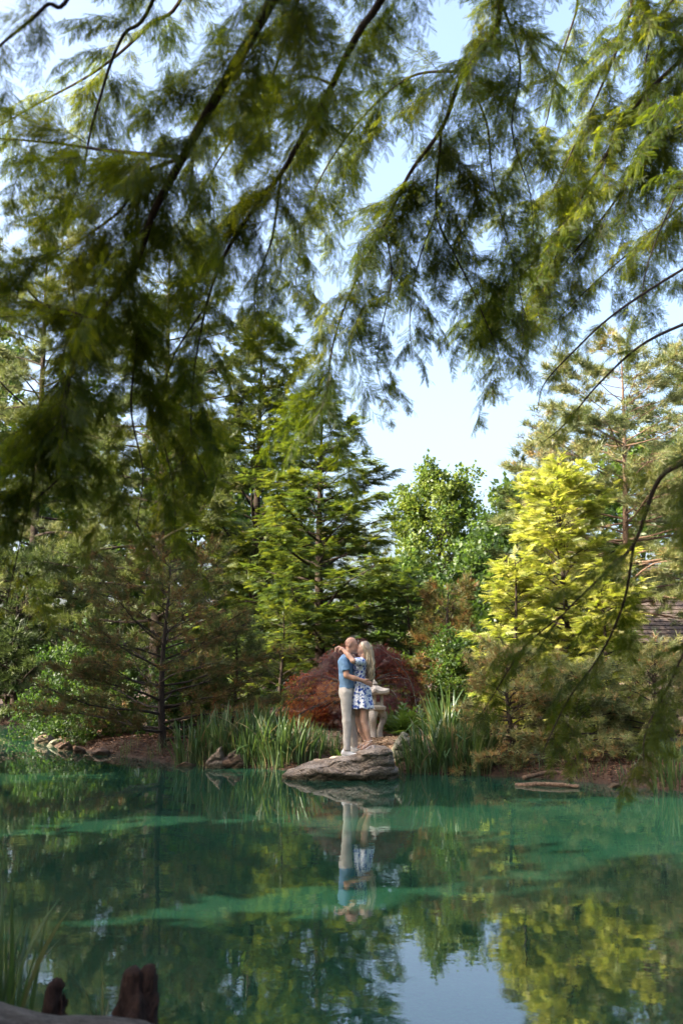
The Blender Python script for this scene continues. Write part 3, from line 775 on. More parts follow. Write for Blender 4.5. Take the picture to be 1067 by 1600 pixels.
def overhang(name, label, trunk, trunk_top, limbs, seed, count):
    r = np.random.default_rng(seed)
    base = np.array([trunk[0], trunk[1], hz(*trunk)])
    e = empty(name, base, label, 'tree')
    tb = Tubes()
    tp = spline([(0, 0, -0.2), (0.03, 0.02, 0.5), (0.0, 0.08, trunk_top * 0.45), (0.05, 0.0, trunk_top)], 14)
    tb.add(tp, 0.30 * (1 - np.linspace(0, 1, 14)) ** 0.7 + 0.02 + 0.16 * np.exp(-np.linspace(0, 1, 14) * 14), 12)
    link('trunk', tb.mesh('cypress_trunk'), M['bark_dark'], e)
    todo = []
    for q, (key, frm, pts, r0, r1, dn, sl) in enumerate(limbs):
        W = np.array([P(p[0], p[1], p[2] * 1.25) for p in pts])
        st = 0.0
        if frm is None:                       # leaves the trunk, above the picture
            d0 = norm(W[0] - W[1]); gap = np.linalg.norm(W[0][:2] - base[:2])
            h = float(np.clip(W[0][2] + 0.25 * gap + 0.3, 1.5, trunk_top * 0.95))
            tpt = base + np.array([0, 0.03, h - base[2]])
            n0 = len(W)
            W = np.vstack([tpt, 0.55 * (W[0] + d0 * gap * 0.3) + 0.45 * (0.5 * tpt + 0.5 * W[0] + np.array([0, 0, 0.15])), W])
        pl = spline(W, 8 * len(W))
        if frm is None:
            l_ = np.concatenate([[0], np.cumsum(np.linalg.norm(np.diff(pl, axis=0), axis=1))])
            st = float(l_[16] / l_[-1])
        pl += fbm(pl * 2.2 + q * 3.1, 5, 2)[:, None] * np.array([0.015, 0.015, 0.015]) * np.linspace(0.1, 1, len(pl))[:, None]
        t2 = Tubes(); t2.add(pl - base, np.linspace(r0 * (1.9 if frm is None else 1.4), r1 * 1.3, len(pl)), 8)
        link('limb', t2.mesh('limb'), M['bark_dark'], e)
        todo.append((pl, dn, sl, st, np.linalg.norm(np.diff(pl, axis=0), axis=1).sum() * (1 - st)))
    tot = sum(t[1] * t[4] for t in todo)
    for pl, dn, sl, st, ln in todo:
        hang(pl, r, max(1, int(round(count * dn * ln / tot))), sl, e, base, st, tot)
    return e

near_limbs = [
    # key, from, points (photo x, y, distance), radius at both ends, how many side branches, their length
    ('a', None, [(470, -90, 3.2), (425, 0, 3.3), (350, 130, 3.5), (285, 245, 3.6), (245, 325, 3.7), (205, 430, 3.9), (150, 500, 4.0), (115, 575, 4.1), (100, 650, 4.2), (108, 725, 4.3), (45, 790, 4.4)], 0.018, 0.003, 0.91, 0.62),
    ('a2', 'a', [(285, 245, 3.6), (180, 236, 3.75), (80, 222, 3.9), (-40, 212, 4.0)], 0.009, 0.003, 0.85, 0.45),
    ('a3', 'a', [(285, 245, 3.6), (215, 275, 3.75), (190, 325, 3.9), (140, 365, 4.0), (70, 410, 4.2), (-30, 450, 4.3)], 0.008, 0.002, 0.8, 0.50),
    ('a4', 'a', [(150, 500, 4.0), (110, 486, 4.1), (70, 478, 4.2), (25, 440, 4.3)], 0.006, 0.002, 0.76, 0.50),
    ('a5', 'a', [(100, 650, 4.2), (60, 662, 4.25), (0, 690, 4.3), (-40, 740, 4.3)], 0.005, 0.002, 0.76, 0.50),
    ('a6', 'a', [(205, 430, 3.9), (215, 530, 4.2), (205, 640, 4.3), (225, 740, 4.4), (215, 820, 4.5)], 0.006, 0.002, 0.5, 0.50),
    ('a7', 'a', [(115, 575, 4.1), (60, 640, 4.3), (50, 760, 4.4), (30, 860, 4.5), (10, 950, 4.5)], 0.005, 0.002, 0.45, 0.40),
    ('b', None, [(640, -80, 3.6), (560, 50, 3.8), (520, 130, 4.0), (480, 200, 4.1), (440, 270, 4.2), (400, 320, 4.3), (350, 400, 4.4), (320, 480, 4.5), (303, 580, 4.6), (300, 680, 4.7), (325, 750, 4.8)], 0.013, 0.002, 0.91, 0.60),
    ('b2', 'b', [(440, 270, 4.2), (425, 370, 4.4), (400, 450, 4.6), (405, 530, 4.8), (420, 600, 4.9)], 0.006, 0.002, 0.71, 0.40),
    ('b3', 'b', [(320, 480, 4.5), (270, 560, 4.6), (250, 650, 4.7), (270, 760, 4.8), (275, 850, 4.9)], 0.005, 0.002, 0.5, 0.42),
    ('b4', 'b', [(520, 130, 4.0), (470, 120, 4.3), (400, 160, 4.5), (330, 150, 4.6)], 0.006, 0.002, 0.85, 0.50),
    ('c', None, [(800, -60, 5.0), (783, 0, 5.1), (772, 50, 5.2), (725, 110, 5.3), (690, 200, 5.5), (640, 270, 5.6), (600, 350, 5.8), (560, 430, 5.9), (525, 520, 6.0), (510, 600, 6.1), (520, 680, 6.1)], 0.015, 0.002, 0.75, 0.75),
    ('c2', 'c', [(690, 200, 5.5), (682, 330, 5.8), (712, 400, 5.9), (745, 470, 6.0), (775, 540, 6.1), (785, 590, 6.1)], 0.007, 0.002, 0.75, 0.60),
    ('c3', 'c', [(600, 350, 5.8), (612, 430, 5.9), (595, 520, 6.0), (590, 580, 6.1), (612, 640, 6.1)], 0.005, 0.0015, 0.59, 0.42),
    ('c4', 'c', [(725, 110, 5.3), (640, 120, 5.5), (560, 190, 5.7), (500, 280, 5.8), (470, 380, 5.9), (460, 450, 6.0)], 0.008, 0.002, 0.71, 0.65),
    ('c5', 'c', [(682, 330, 5.8), (650, 420, 5.9), (640, 500, 6.0), (645, 560, 6.0)], 0.005, 0.0015, 0.59, 0.40),
    ('c6', 'c', [(783, 0, 5.1), (812, 100, 5.4), (800, 200, 5.6), (828, 300, 5.8), (835, 380, 5.9)], 0.007, 0.002, 0.5, 0.65),
    ('c7', 'c', [(725, 110, 5.3), (760, 190, 5.6), (770, 280, 5.8), (800, 400, 6.0), (830, 520, 6.1)], 0.007, 0.002, 0.4, 0.6),
    ('b5', None, [(500, -90, 4.6), (455, 30, 4.8), (420, 130, 4.9), (360, 220, 5.0), (300, 330, 5.1), (280, 420, 5.2)], 0.008, 0.002, 0.6, 0.6),
    ('d', None, [(310, -70, 4.6), (230, 40, 4.9), (150, 110, 5.1), (60, 160, 5.3), (-40, 220, 5.4)], 0.01, 0.003, 0.51, 0.50),
    ('d2', None, [(140, -80, 3.0), (70, 10, 3.1), (0, 70, 3.2), (-60, 130, 3.3)], 0.008, 0.003, 0.36, 0.40),
    ('i', None, [(260, -60, 3.9), (190, 60, 4.1), (150, 180, 4.3), (120, 300, 4.5), (60, 360, 4.6)], 0.009, 0.002, 0.66, 0.50),
]
left_keys = ('a', 'd', 'i')
overhang('bald_cypress', 'near bald cypress whose dark feathery limbs hang over the left side of the pond', (0.7, -2.2), 11.0, [l for l in near_limbs if l[0][0] in left_keys], 101, 178)
overhang('bald_cypress', 'near bald cypress whose feathery limbs hang down over the middle of the pond', (3.0, -1.4), 11.5, [l for l in near_limbs if l[0][0] not in left_keys], 103, 222)

right_limbs = [
    ('g1', None, [(1160, 10, 6.6), (1067, 90, 6.7), (990, 170, 6.8), (925, 280, 6.9), (860, 380, 7.0), (795, 450, 7.1), (745, 510, 7.2)], 0.018, 0.002, 0.75, 0.75),
    ('g2', None, [(1010, -80, 6.6), (985, 20, 6.7), (950, 110, 6.8), (905, 210, 6.9), (865, 295, 7.0), (820, 345, 7.0)], 0.013, 0.002, 0.75, 0.70),
    ('g3', None, [(1160, 110, 6.5), (1067, 175, 6.6), (1000, 240, 6.7), (960, 315, 6.8), (875, 420, 7.0), (810, 500, 7.0)], 0.015, 0.002, 0.75, 0.75),
    ('g4', None, [(1160, 250, 6.5), (1067, 320, 6.6), (1000, 380, 6.7), (930, 440, 6.9), (870, 500, 7.0)], 0.01, 0.002, 0.59, 0.60),
    ('g5', None, [(1130, -100, 6.8), (1050, 0, 6.9), (1010, 90, 7.0), (1020, 200, 7.0), (1040, 290, 7.0)], 0.01, 0.002, 0.71, 0.60),
    ('g6', None, [(930, -80, 7.0), (900, 20, 7.1), (870, 110, 7.2), (850, 200, 7.3), (815, 280, 7.3)], 0.010, 0.002, 0.45, 0.65),
    ('g7', None, [(1180, 180, 6.2), (1090, 250, 6.3), (1040, 340, 6.4), (1010, 420, 6.5), (1000, 490, 6.5)], 0.008, 0.002, 0.45, 0.55),
    ('e1', None, [(1160, 370, 6.0), (1067, 420, 6.1), (960, 490, 6.2), (890, 555, 6.3), (850, 600, 6.3), (840, 640, 6.3)], 0.01, 0.002, 0.16, 0.40),
    ('e2', None, [(1160, 475, 5.8), (1067, 507, 5.9), (1000, 540, 6.0), (935, 600, 6.1), (885, 660, 6.2), (850, 690, 6.2)], 0.011, 0.002, 0.13, 0.40),
    ('f', None, [(1180, 670, 3.9), (1067, 722, 4.0), (1025, 757, 4.1), (990, 850, 4.2), (935, 905, 4.3), (880, 960, 4.4), (845, 1010, 4.5)], 0.011, 0.002, 0.4, 0.34),
    ('f1', 'f', [(990, 850, 4.2), (975, 940, 4.3), (940, 1020, 4.4), (890, 1090, 4.5), (860, 1150, 4.5), (850, 1175, 4.5)], 0.006, 0.002, 0.7, 0.30),
    ('f2', 'f', [(1067, 722, 4.0), (1095, 850, 4.0), (1090, 960, 4.1), (1050, 1060, 4.2), (1010, 1140, 4.2), (1005, 1195, 4.2)], 0.007, 0.002, 0.75, 0.30),
    ('f3', 'f', [(880, 960, 4.4), (820, 1010, 4.6), (775, 1080, 4.7), (750, 1120, 4.7)], 0.004, 0.0015, 0.6, 0.25),
]
overhang('bald_cypress', 'sunlit bald cypress whose limbs reach in from the right shore', (7.7, 6.8), 11.5, right_limbs, 102, 285)
# ------------------------------------------------------------------ distance-field modelling (rocks, knees, bodies)
def surfnets(d, origin, h):
    s = d < 0
    nx, ny, nz = d.shape
    off = [(q & 1, (q >> 1) & 1, q >> 2) for q in range(8)]
    S = np.stack([s[a:nx - 1 + a, b:ny - 1 + b, c:nz - 1 + c] for a, b, c in off], -1)
    mask = S.any(-1) & ~S.all(-1)
    ci = np.argwhere(mask)
    idx = np.full(mask.shape, -1, np.int64); idx[mask] = np.arange(len(ci))
    D = np.stack([d[ci[:, 0] + a, ci[:, 1] + b, ci[:, 2] + c] for a, b, c in off], -1)
    acc = np.zeros((len(ci), 3)); cnt = np.zeros(len(ci))
    for q in range(8):
        for ax in range(3):
            if off[q][ax] == 0:
                q2 = q | (1 << ax)
                d0, d1 = D[:, q], D[:, q2]
                m = (d0 < 0) != (d1 < 0)
                t = np.where(m, d0 / np.where(m, d0 - d1, 1), 0)
                p = np.tile(np.array(off[q], float), (len(ci), 1)); p[:, ax] += t
                acc += p * m[:, None]; cnt += m
    V = (ci + acc / cnt[:, None]) * h + origin
    Fs = []
    for ax in range(3):
        b, c = (ax + 1) % 3, (ax + 2) % 3
        sl0 = [slice(None)] * 3; sl1 = [slice(None)] * 3
        sl0[ax] = slice(0, -1); sl1[ax] = slice(1, None)
        A, B = s[tuple(sl0)], s[tuple(sl1)]
        e = np.argwhere(A != B)
        ok = (e[:, b] > 0) & (e[:, c] > 0) & (e[:, b] < d.shape[b] - 1) & (e[:, c] < d.shape[c] - 1)
        e = e[ok]
        ins = A[e[:, 0], e[:, 1], e[:, 2]]
        def cell(db, dc):
            f = e.copy(); f[:, b] += db; f[:, c] += dc
            return idx[f[:, 0], f[:, 1], f[:, 2]]
        q = np.stack([cell(-1, -1), cell(0, -1), cell(0, 0), cell(-1, 0)], -1)
        q[~ins] = q[~ins][:, ::-1]
        Fs.append(q)
    return V, np.concatenate(Fs)

def grid(lo, hi, h):
    lo = np.array(lo, float); n = np.ceil((np.array(hi) - lo) / h).astype(int) + 1
    ax = [lo[c] + np.arange(n[c]) * h for c in range(3)]
    return np.stack(np.meshgrid(*ax, indexing='ij'), -1), lo

# ------------------------------------------------------------------ rocks
def slab_rock(name, label, outline, yc, depth, seed, mat, h=0.02, group=None, zlow=-0.25, strata=0.035, tilt=0.0):
    """a layered boulder: outline = top profile [(x, z)] along X at distance yc"""
    xs = np.array([p[0] for p in outline]); zs = np.array([p[1] for p in outline])
    x0, x1 = xs[0], xs[-1]
    loc = np.array([(x0 + x1) / 2, yc, 0.0])
    g, o = grid((x0 - loc[0] - 0.12, -depth - 0.12, zlow), (x1 - loc[0] + 0.12, depth + 0.12, zs.max() + 0.12), h)
    x, y, z = g[..., 0], g[..., 1], g[..., 2]
    w = (x1 - x0) / 2
    lay = fbm(np.stack([x * 1.2, y * 1.2, z * 9 + x * 1.0 * tilt], -1), seed, 3)
    nb = fbm(g * 3.0, seed + 4, 4)
    top = np.interp(x + loc[0], xs, zs) + 0.05 * fbm(np.stack([x * 2, y * 2.5, 0 * z], -1), seed + 9, 3) - 0.06 * np.clip(np.abs(y) / depth - 0.7, 0, 1) - 0.03 * y
    fp = ((np.abs(x) / w) ** 4 + (np.abs(y) / depth) ** 3.5) ** (1 / 3.6)
    side = (fp - 1) * min(w, depth) - 0.10 * np.clip((z) / (zs.max() + 0.01), 0, 1) * 0.5
    d = np.maximum(z - top, side) + strata * lay + 0.03 * min(1, w / 0.6) * nb
    d += 0.035 * np.clip(1 - np.abs(((z - 0.2 * x * tilt) * 6.1 + nb * 0.6) % 1 - 0.5) * 7, 0, 1)
    V, Fq = surfnets(d, o, h)
    me = tri_mesh(name, V, Fq, smooth=True)
    return tag(link(name, me, M[mat], None, loc), label, 'rock', group)

ROCK_Y = 16.2
def zx(px, py, Y=ROCK_Y):
    p = P(px, py, Y); return (p[0], p[2])
slab_rock('boulder', 'big flat layered boulder at the water edge that the couple stands on',
          [zx(444, 1214), zx(450, 1207), zx(470, 1199), zx(500, 1193), zx(520, 1189), zx(535, 1184), zx(558, 1179), zx(575, 1172), zx(590, 1168), zx(603, 1169), zx(612, 1178), zx(617, 1204)], 16.25, 0.62, 3, 'rock', 0.018, strata=0.045, tilt=0.6)
def small_rock(label, x0, x1, ytop, ybase, seed, mat='rock_red', lean=0.3, depth=0.22, nm='rock', group='rocks along the waterline', Y=None):
    b = G((x0 + x1) / 2, ybase); Y = Y or b[1]
    q = [zx(x0, ybase + 4, Y), zx(x0 + (x1 - x0) * 0.12, ybase - (ybase - ytop) * 0.35, Y), zx(x0 + (x1 - x0) * (0.5 + lean), ytop, Y), zx(x0 + (x1 - x0) * 0.85, ytop + (ybase - ytop) * 0.45, Y), zx(x1, ybase + 4, Y)]
    return slab_rock(nm, label, q, Y + depth * 0.4, depth, seed, mat, 0.018, group, zlow=-0.15, strata=0.022, tilt=1.5)
small_rock('pale pointed slab leaning out of the water left of the couple', 320, 352, 1168, 1200, 5, 'rock', 0.32)
small_rock('red brown slab propped against the pale pointed slab', 338, 388, 1174, 1200, 6, 'rock_red', 0.05)
small_rock('low dark rock just left of the leaning slabs', 272, 308, 1186, 1198, 7, 'rock_red', 0.0)
small_rock('upright pale rock standing at the tip of the point', 53, 82, 1137, 1162, 8, 'rock', 0.3, 0.2)
small_rock('dark mossy rock behind the tip of the point', 72, 112, 1151, 1166, 9, 'rock_moss', 0.0)
small_rock('wedge shaped brown rock below the small iris clump', 90, 112, 1160, 1173, 10, 'rock_red', 0.2, 0.15)
small_rock('pinkish cracked rock at the foot of the small iris clump', 112, 134, 1164, 1178, 11, 'rock_red', -0.1, 0.15)
small_rock('flat reddish stone under the spreading brown pine', 140, 172, 1170, 1180, 12, 'rock_red', 0.0, 0.15)
small_rock('little round stone in the shade below the mugo pines', 948, 973, 1220, 1231, 13, 'rock_red', 0.1, 0.12)
small_rock('mossy round boulder on the wood chips behind the legs of the woman', 610, 664, 1147, 1174, 14, 'rock_moss', -0.15, 0.3, group=None, Y=17.5)
small_rock('flat pale stone lying by the path near the fern', 622, 652, 1131, 1140, 15, 'rock', 0.1, 0.2, group=None, Y=21.0)
def log(name, label, pts, r0, r1, mat, seed, n=14):
    pl = spline(pts, 40); base = pl.mean(axis=0)
    t = Tubes(); t.add(pl - base, np.linspace(r0, r1, 40), n)
    V = np.concatenate(t.V); k = fbm(np.stack([V[:, 0] * 4, V[:, 1] * 14, V[:, 2] * 14], -1), seed, 3)
    c = np.repeat(pl - base, n, axis=0); V = c + (V - c) * (1 + 0.22 * k[:, None])
    Fq = np.concatenate(t.F)
    V = np.concatenate([V, (pl[:1] - base), (pl[-1:] - base)])
    ca = np.array([[(q + 1) % n, q, len(V) - 2, len(V) - 2] for q in range(n)]); cb = np.array([[39 * n + q, 39 * n + (q + 1) % n, len(V) - 1, len(V) - 1] for q in range(n)])
    T = np.concatenate([Fq[:, [0, 1, 2]], Fq[:, [0, 2, 3]], ca[:, :3], cb[:, :3]])
    return tag(link(name, tri_mesh(name, V, T, smooth=True), M[mat], None, base), label, 'log')
g1_, g2_ = G(805, 1228), G(905, 1232)
log('driftwood_log', 'pale half sunken log at the waterline under the mugo pines', [g1_ + [0, 0, 0.0], (g1_ + g2_) / 2 + [0, 0, 0.04], g2_ + [0, 0, 0.02]], 0.036, 0.024, 'bark_pine', 3)
log('driftwood_log', 'brown broken branch lying behind the half sunken log', [G(820, 1221) + [0, 0.1, 0.04], G(870, 1219) + [0, 0.15, 0.1], G(925, 1222) + [0, 0.1, 0.05]], 0.035, 0.02, 'bark_pine', 4)
log('fallen_log', 'grey weathered log along the near bank', [(-3.6, 3.75, 0.30), (-2.2, 3.95, 0.23), (-1.35, 4.07, 0.17), (-0.55, 4.18, 0.05)], 0.15, 0.09, 'bark_grey', 5, 18)

# ------------------------------------------------------------------ cypress knees on the near bank
def knee(label, px, py_top, Y, w, seed, twin):
    b = P(px, 1600, Y); b[2] = 0
    top = P(px, py_top, Y)[2]
    g, o = grid((-w * 1.1, -w * 1.1, -0.2), (w * 1.1, w * 1.1, top + 0.06), 0.012)
    x, y, z = g[..., 0], g[..., 1], g[..., 2]
    def cone(cx, cy, hh, r0):
        rr = r0 * np.clip(0.8 + 0.6 * np.clip(1 - z / hh, 0, 2) ** 1.6, 0.2, 1.9)
        q = np.sqrt((x - cx) ** 2 + (y - cy) ** 2) - rr
        cap = np.sqrt((x - cx) ** 2 + (y - cy) ** 2 + (z - (hh - r0 * 0.5)) ** 2) - r0 * 0.78
        return np.where(z > hh - r0 * 0.5, cap, q)
    d = cone(-w * 0.2, 0, top * 0.98, w * 0.42)
    if twin:
        d = np.minimum(d, cone(w * 0.26, 0.02, top, w * 0.34)); d = np.minimum(d, cone(w * 0.1, -w * 0.3, top * 0.6, w * 0.36))
    a = np.arctan2(y, x)
    d = d + 0.016 * fbm(np.stack([a * 3, z * 3, 0 * z], -1), seed, 3) + 0.016 * fbm(g * 18, seed + 2, 3)
    V, Fq = surfnets(d, o, 0.012)
    tag(link('cypress_knee', tri_mesh('cypress_knee', V, Fq, smooth=True), M['bark_knee'], None, b), label, 'tree root', 'cypress knees by the near bank')
knee('tall two headed reddish cypress knee by the grey log', 214, 1514, 4.72, 0.135, 3, True)
knee('short rounded cypress knee between the two reed clumps', 92, 1538, 4.62, 0.095, 6, False)

# ------------------------------------------------------------------ iris, reeds
def blade_mesh(bend, twist, w=0.014, n=7, fold=False):
    u = np.linspace(0, 1, n)
    x = bend * u ** 2.4; z = u * (1 - 0.25 * abs(bend) * u ** 2)
    if fold:
        k = u > 0.62; z = np.where(k, z[int(n * 0.62)] + (0.62 + 0.1 - u) * 0.6 * bend, z); x = np.where(k, x + (u - 0.62) * 0.8 * np.sign(bend), x)
    ww = w * (0.75 + 0.5 * np.sin(u * math.pi * 0.8)) * (1 - u ** 5 * 0.96)
    tw = twist * u
    V = np.zeros((n, 3, 3))
    for c, s in enumerate((-1, 0, 1)):
        V[:, c, 0] = x + ww * s * np.sin(tw); V[:, c, 1] = ww * s * np.cos(tw) ; V[:, c, 2] = z
        if c == 1: V[:, c, 0] -= 0.25 * ww
    i = np.arange(n - 1)[:, None] * 3; j = np.arange(2)[None]
    Fq = np.stack([i + j, i + j + 1, i + 3 + j + 1, i + 3 + j], -1).reshape(-1, 4)
    return V.reshape(-1, 3), np.concatenate([Fq[:, [0, 1, 2]], Fq[:, [0, 2, 3]]])
BL = []
for q in range(14):
    V, Fq = blade_mesh([0.05, 0.12, 0.22, 0.3, 0.45, 0.1, 0.7][q % 7] * (1 if q % 2 else 0.8), [0.3, 0.9, 1.4, -0.6, 0.2, -1.0, 0.5][q % 7], 0.0145, 8, fold=(q == 6))
    BL.append(tri_mesh('blade', V, Fq, np.full(len(V), [0.35, 0.5, 0.2, 0.7, 0.45, 0.85, 0.3, 0.6, 0.55, 0.97, 0.4, 0.25, 0.65, 1.0][q])))
    BL[-1].materials.append(M['iris'])
def clump(name, label, base, n, hgt, spread, seed, group=None, wide=1.0):
    r = random.Random(seed)
    e = empty(name, base, label, 'plant', group)
    for q in range(n):
        o = bpy.data.objects.new('blade', r.choice(BL)); COL.objects.link(o); o.parent = e
        a = r.uniform(0, 2 * math.pi); k = spread * math.sqrt(r.random())
        x, y = k * math.cos(a), k * math.sin(a) * 0.7
        o.location = (x, y, hz(base[0] + x, base[1] + y) - base[2] - 0.02)
        s = hgt * r.uniform(0.5, 1.12) * (1.05 - 0.25 * k / (spread + 1e-6))
        o.rotation_euler = (r.gauss(0, 0.10), r.gauss(0, 0.12) , a + r.uniform(-0.8, 0.8))
        o.scale = (s, s * wide * r.uniform(0.8, 1.3), s)
    return e
IR = 'tall iris clumps along the far bank'
specs = [(302, 1188, 50, 1.0, 'iris clump at the edge of the spreading brown pine'), (345, 1183, 60, 1.05, 'iris clump behind the leaning pale slab'),
         (392, 1186, 60, 1.05, 'iris clump right of the red brown slab'), (432, 1190, 60, 0.95, 'iris clump in the middle of the left bed'),
         (470, 1186, 60, 0.85, 'iris clump at the left end of the big boulder'), (505, 1176, 45, 0.62, 'low iris clump touching the trousers of the man'),
         (415, 1170, 50, 1.1, 'tall iris clump at the back of the left bed'), (652, 1198, 40, 0.62, 'iris clump right beside the big boulder'),
         (668, 1201, 60, 0.95, 'iris clump with bent blades right of the wood chip path'), (705, 1203, 60, 1.0, 'iris clump in the middle of the right bed'),
         (742, 1208, 60, 0.95, 'iris clump spilling over the water in the right bed'), (700, 1165, 60, 1.25, 'tallest iris clump at the back of the right bed'),
         (752, 1185, 45, 0.9, 'iris clump against the brown tinged mugo pine'), (1052, 1218, 40, 0.7, 'iris clump under the pale tipped mugo pine')]
for q, (px, py, n, hh, lab) in enumerate(specs):
    b = hit(px, py)
    clump('iris_clump', lab, b, int(n * 2.2), hh * 0.95, 0.36, 200 + q, IR)
b = hit(112, 1163)
clump('iris_clump', 'small yellow green iris clump at the tip of the point', b, 40, 0.75, 0.2, 230, IR)
for q, (px, py, lab) in enumerate([(805, 1212, 'short sedge tuft at the left end of the half sunken log'), (845, 1213, 'short sedge tuft behind the broken branch'), (925, 1220, 'short sedge tuft right of the broken branch'),
                               (985, 1226, 'short sedge tuft right of the little round stone'), (245, 1188, 'short sedge tuft below the spreading brown pine'), (200, 1180, 'short sedge tuft beside the flat reddish stone')]):
    clump('sedge_tuft', lab, hit(px, py), 34, 0.42, 0.22, 260 + q, 'sedge tufts along the waterline', 0.6)
# reeds on the near bank
b = P(6, 1590, 4.75); b[2] = hz(b[0], b[1])
clump('reed_clump', 'dark reed clump beside the grey log', b, 34, 0.78, 0.13, 240, 'reeds on the near bank', 0.75)
b = P(158, 1598, 4.6); b[2] = max(-0.05, hz(b[0], b[1]))
clump('reed_clump', 'thin wispy reeds between the two cypress knees', b, 10, 0.50, 0.03, 241, 'reeds on the near bank', 0.5)

# low leafy plants
def leafy(label, base, n, size, seed, spread, mat='broadleaf', nm='fern'):
    r = np.random.default_rng(seed)
    e = empty(nm, base, label, 'plant')
    parts = []
    az = r.uniform(0, 2 * math.pi, n); el = r.uniform(0.3, 1.2, n)
    d = np.stack([np.cos(az) * np.cos(el), np.sin(az) * np.cos(el), np.sin(el)], -1)
    p = np.zeros((n, 3)); p[:, :2] = r.normal(size=(n, 2)) * spread
    st = scatter(STICK, p, d, np.tile([0.1, 0.2, 1.0], (n, 1)), np.stack([np.full(n, 0.004), np.full(n, size), np.full(n, 0.004)], -1), np.full(n, 0.3))
    fr = scatter(FROND, p + d * size * 0.25, d + [0, 0, -0.1], np.tile([0, 0, 1.0], (n, 1)) + r.normal(size=(n, 3)) * 0.3, size * r.uniform(0.8, 1.2, n), np.clip(r.normal(size=n) * 0.2 + 0.55, 0, 1))
    link('stems', tri_mesh('stems', st[0], st[1], st[2]), M[mat], e); link('fronds', tri_mesh('fronds', fr[0], fr[1], fr[2]), M[mat], e)
b = at(622, 20.6); leafy('green fern growing at the foot of the stone lantern', b, 26, 0.55, 1, 0.10)
b = at(652, 21.2); leafy('green fern at the right skirt of the purple maple', b, 24, 0.5, 2, 0.10)
b = at(560, 17.6); leafy('short fern between the boulder and the path behind the legs', b, 30, 0.34, 3, 0.16)
b = P(62, 1580, 4.6); b[2] = hz(b[0], b[1]); leafy('small leafy sprig beside the dark reeds', b, 12, 0.13, 4, 0.03, nm='leafy_sprig')

# bare twig over the maple
tw = Tubes()
c0 = P(583, 1014, 20.6)
tw.add(spline([P(578, 1014, 20.6) - c0, P(592, 1013, 20.6) - c0, P(608, 1024, 20.7) - c0, P(624, 1040, 20.9) - c0, P(640, 1062, 21.1) - c0, P(650, 1100, 21.3) - c0, at(652, 21.4) - c0], 26), np.linspace(0.004, 0.011, 26), 5)
tw.add(spline([P(592, 1013, 20.6) - c0, P(595, 1008, 20.6) - c0, P(593, 1003, 20.6) - c0], 6), 0.003, 5)
tw.add(spline([P(608, 1024, 20.7) - c0, P(618, 1030, 20.7) - c0, P(634, 1034, 20.7) - c0], 6), 0.003, 5)
tag(link('bare_branch', tw.mesh('bare_branch'), M['bark_grey'], None, c0), 'thin bare grey branch arching over the maple behind the woman', 'branch')

# ------------------------------------------------------------------ litter, chips, floating bits
def sprinkle(name, label, cat, pts, size, mat, seed, tilt=0.5, asp=0.4):
    r = np.random.default_rng(seed); n = len(pts)
    T = (np.array([(-asp, 0, 0), (0, -0.5, 0.05), (asp, 0, 0), (0, 0.5, 0.05)], float), np.array([(0, 1, 2), (0, 2, 3)]))
    yd = np.stack([np.cos(a := r.uniform(0, 6.28, n)), np.sin(a), r.normal(size=n) * tilt * 0.4], -1)
    zd = np.array([0, 0, 1.0]) + r.normal(size=(n, 3)) * tilt
    V, Fc, Tn = scatter(T, pts, yd, zd, size * r.uniform(0.6, 1.4, n), r.uniform(0, 1, n))
    return tag(link(name, tri_mesh(name, V, Fc, Tn), M[mat]), label, cat, kind='stuff')
r_ = np.random.default_rng(55)
x = r_.uniform(-8, 8, 110000); y = r_.uniform(14.2, 25, 110000); sd = pond_sd(x, y)
k = (sd > 0.0) & (sd < 2.2) & (np.abs(x) < y * 0.36); x, y = x[k], y[k]
sprinkle('leaf_litter', 'red brown needles and dead leaves covering the far bank', 'leaf litter', np.stack([x, y, height(x, y) + 0.012], -1), 0.07, 'litter', 3, 0.5, 0.16)
def on_ribbon(g, n):
    a = r_.uniform(0, g.shape[0] - 1.001, n); b = r_.uniform(0, g.shape[1] - 1.001, n)
    i, j = a.astype(int), b.astype(int); fa, fb = (a - i)[:, None], (b - j)[:, None]
    return g[i, j] * (1 - fa) * (1 - fb) + g[i + 1, j] * fa * (1 - fb) + g[i, j + 1] * (1 - fa) * fb + g[i + 1, j + 1] * fa * fb
cp = np.concatenate([on_ribbon(g1, 9000), on_ribbon(g2, 6000)]); cp[:, 2] += 0.018
sprinkle('wood_chips', 'pale wood chips covering the garden path', 'wood chips', cp, 0.055, 'chips', 4, 0.35, 0.3)
x = np.concatenate([r_.normal(-6.8, 1.5, 500), r_.uniform(-9, -4.5, 260)]); y = np.concatenate([r_.normal(20.2, 0.8, 500), r_.uniform(17.5, 29, 260)])
k = pond_sd(x, y) < -0.1; x, y = x[k], y[k]
sprinkle('floating_leaves', 'small pale leaves floating on the water by the left point', 'floating leaves', np.stack([x, y, np.full(len(x), 0.006)], -1), 0.06, 'chips', 5, 0.03, 0.4)

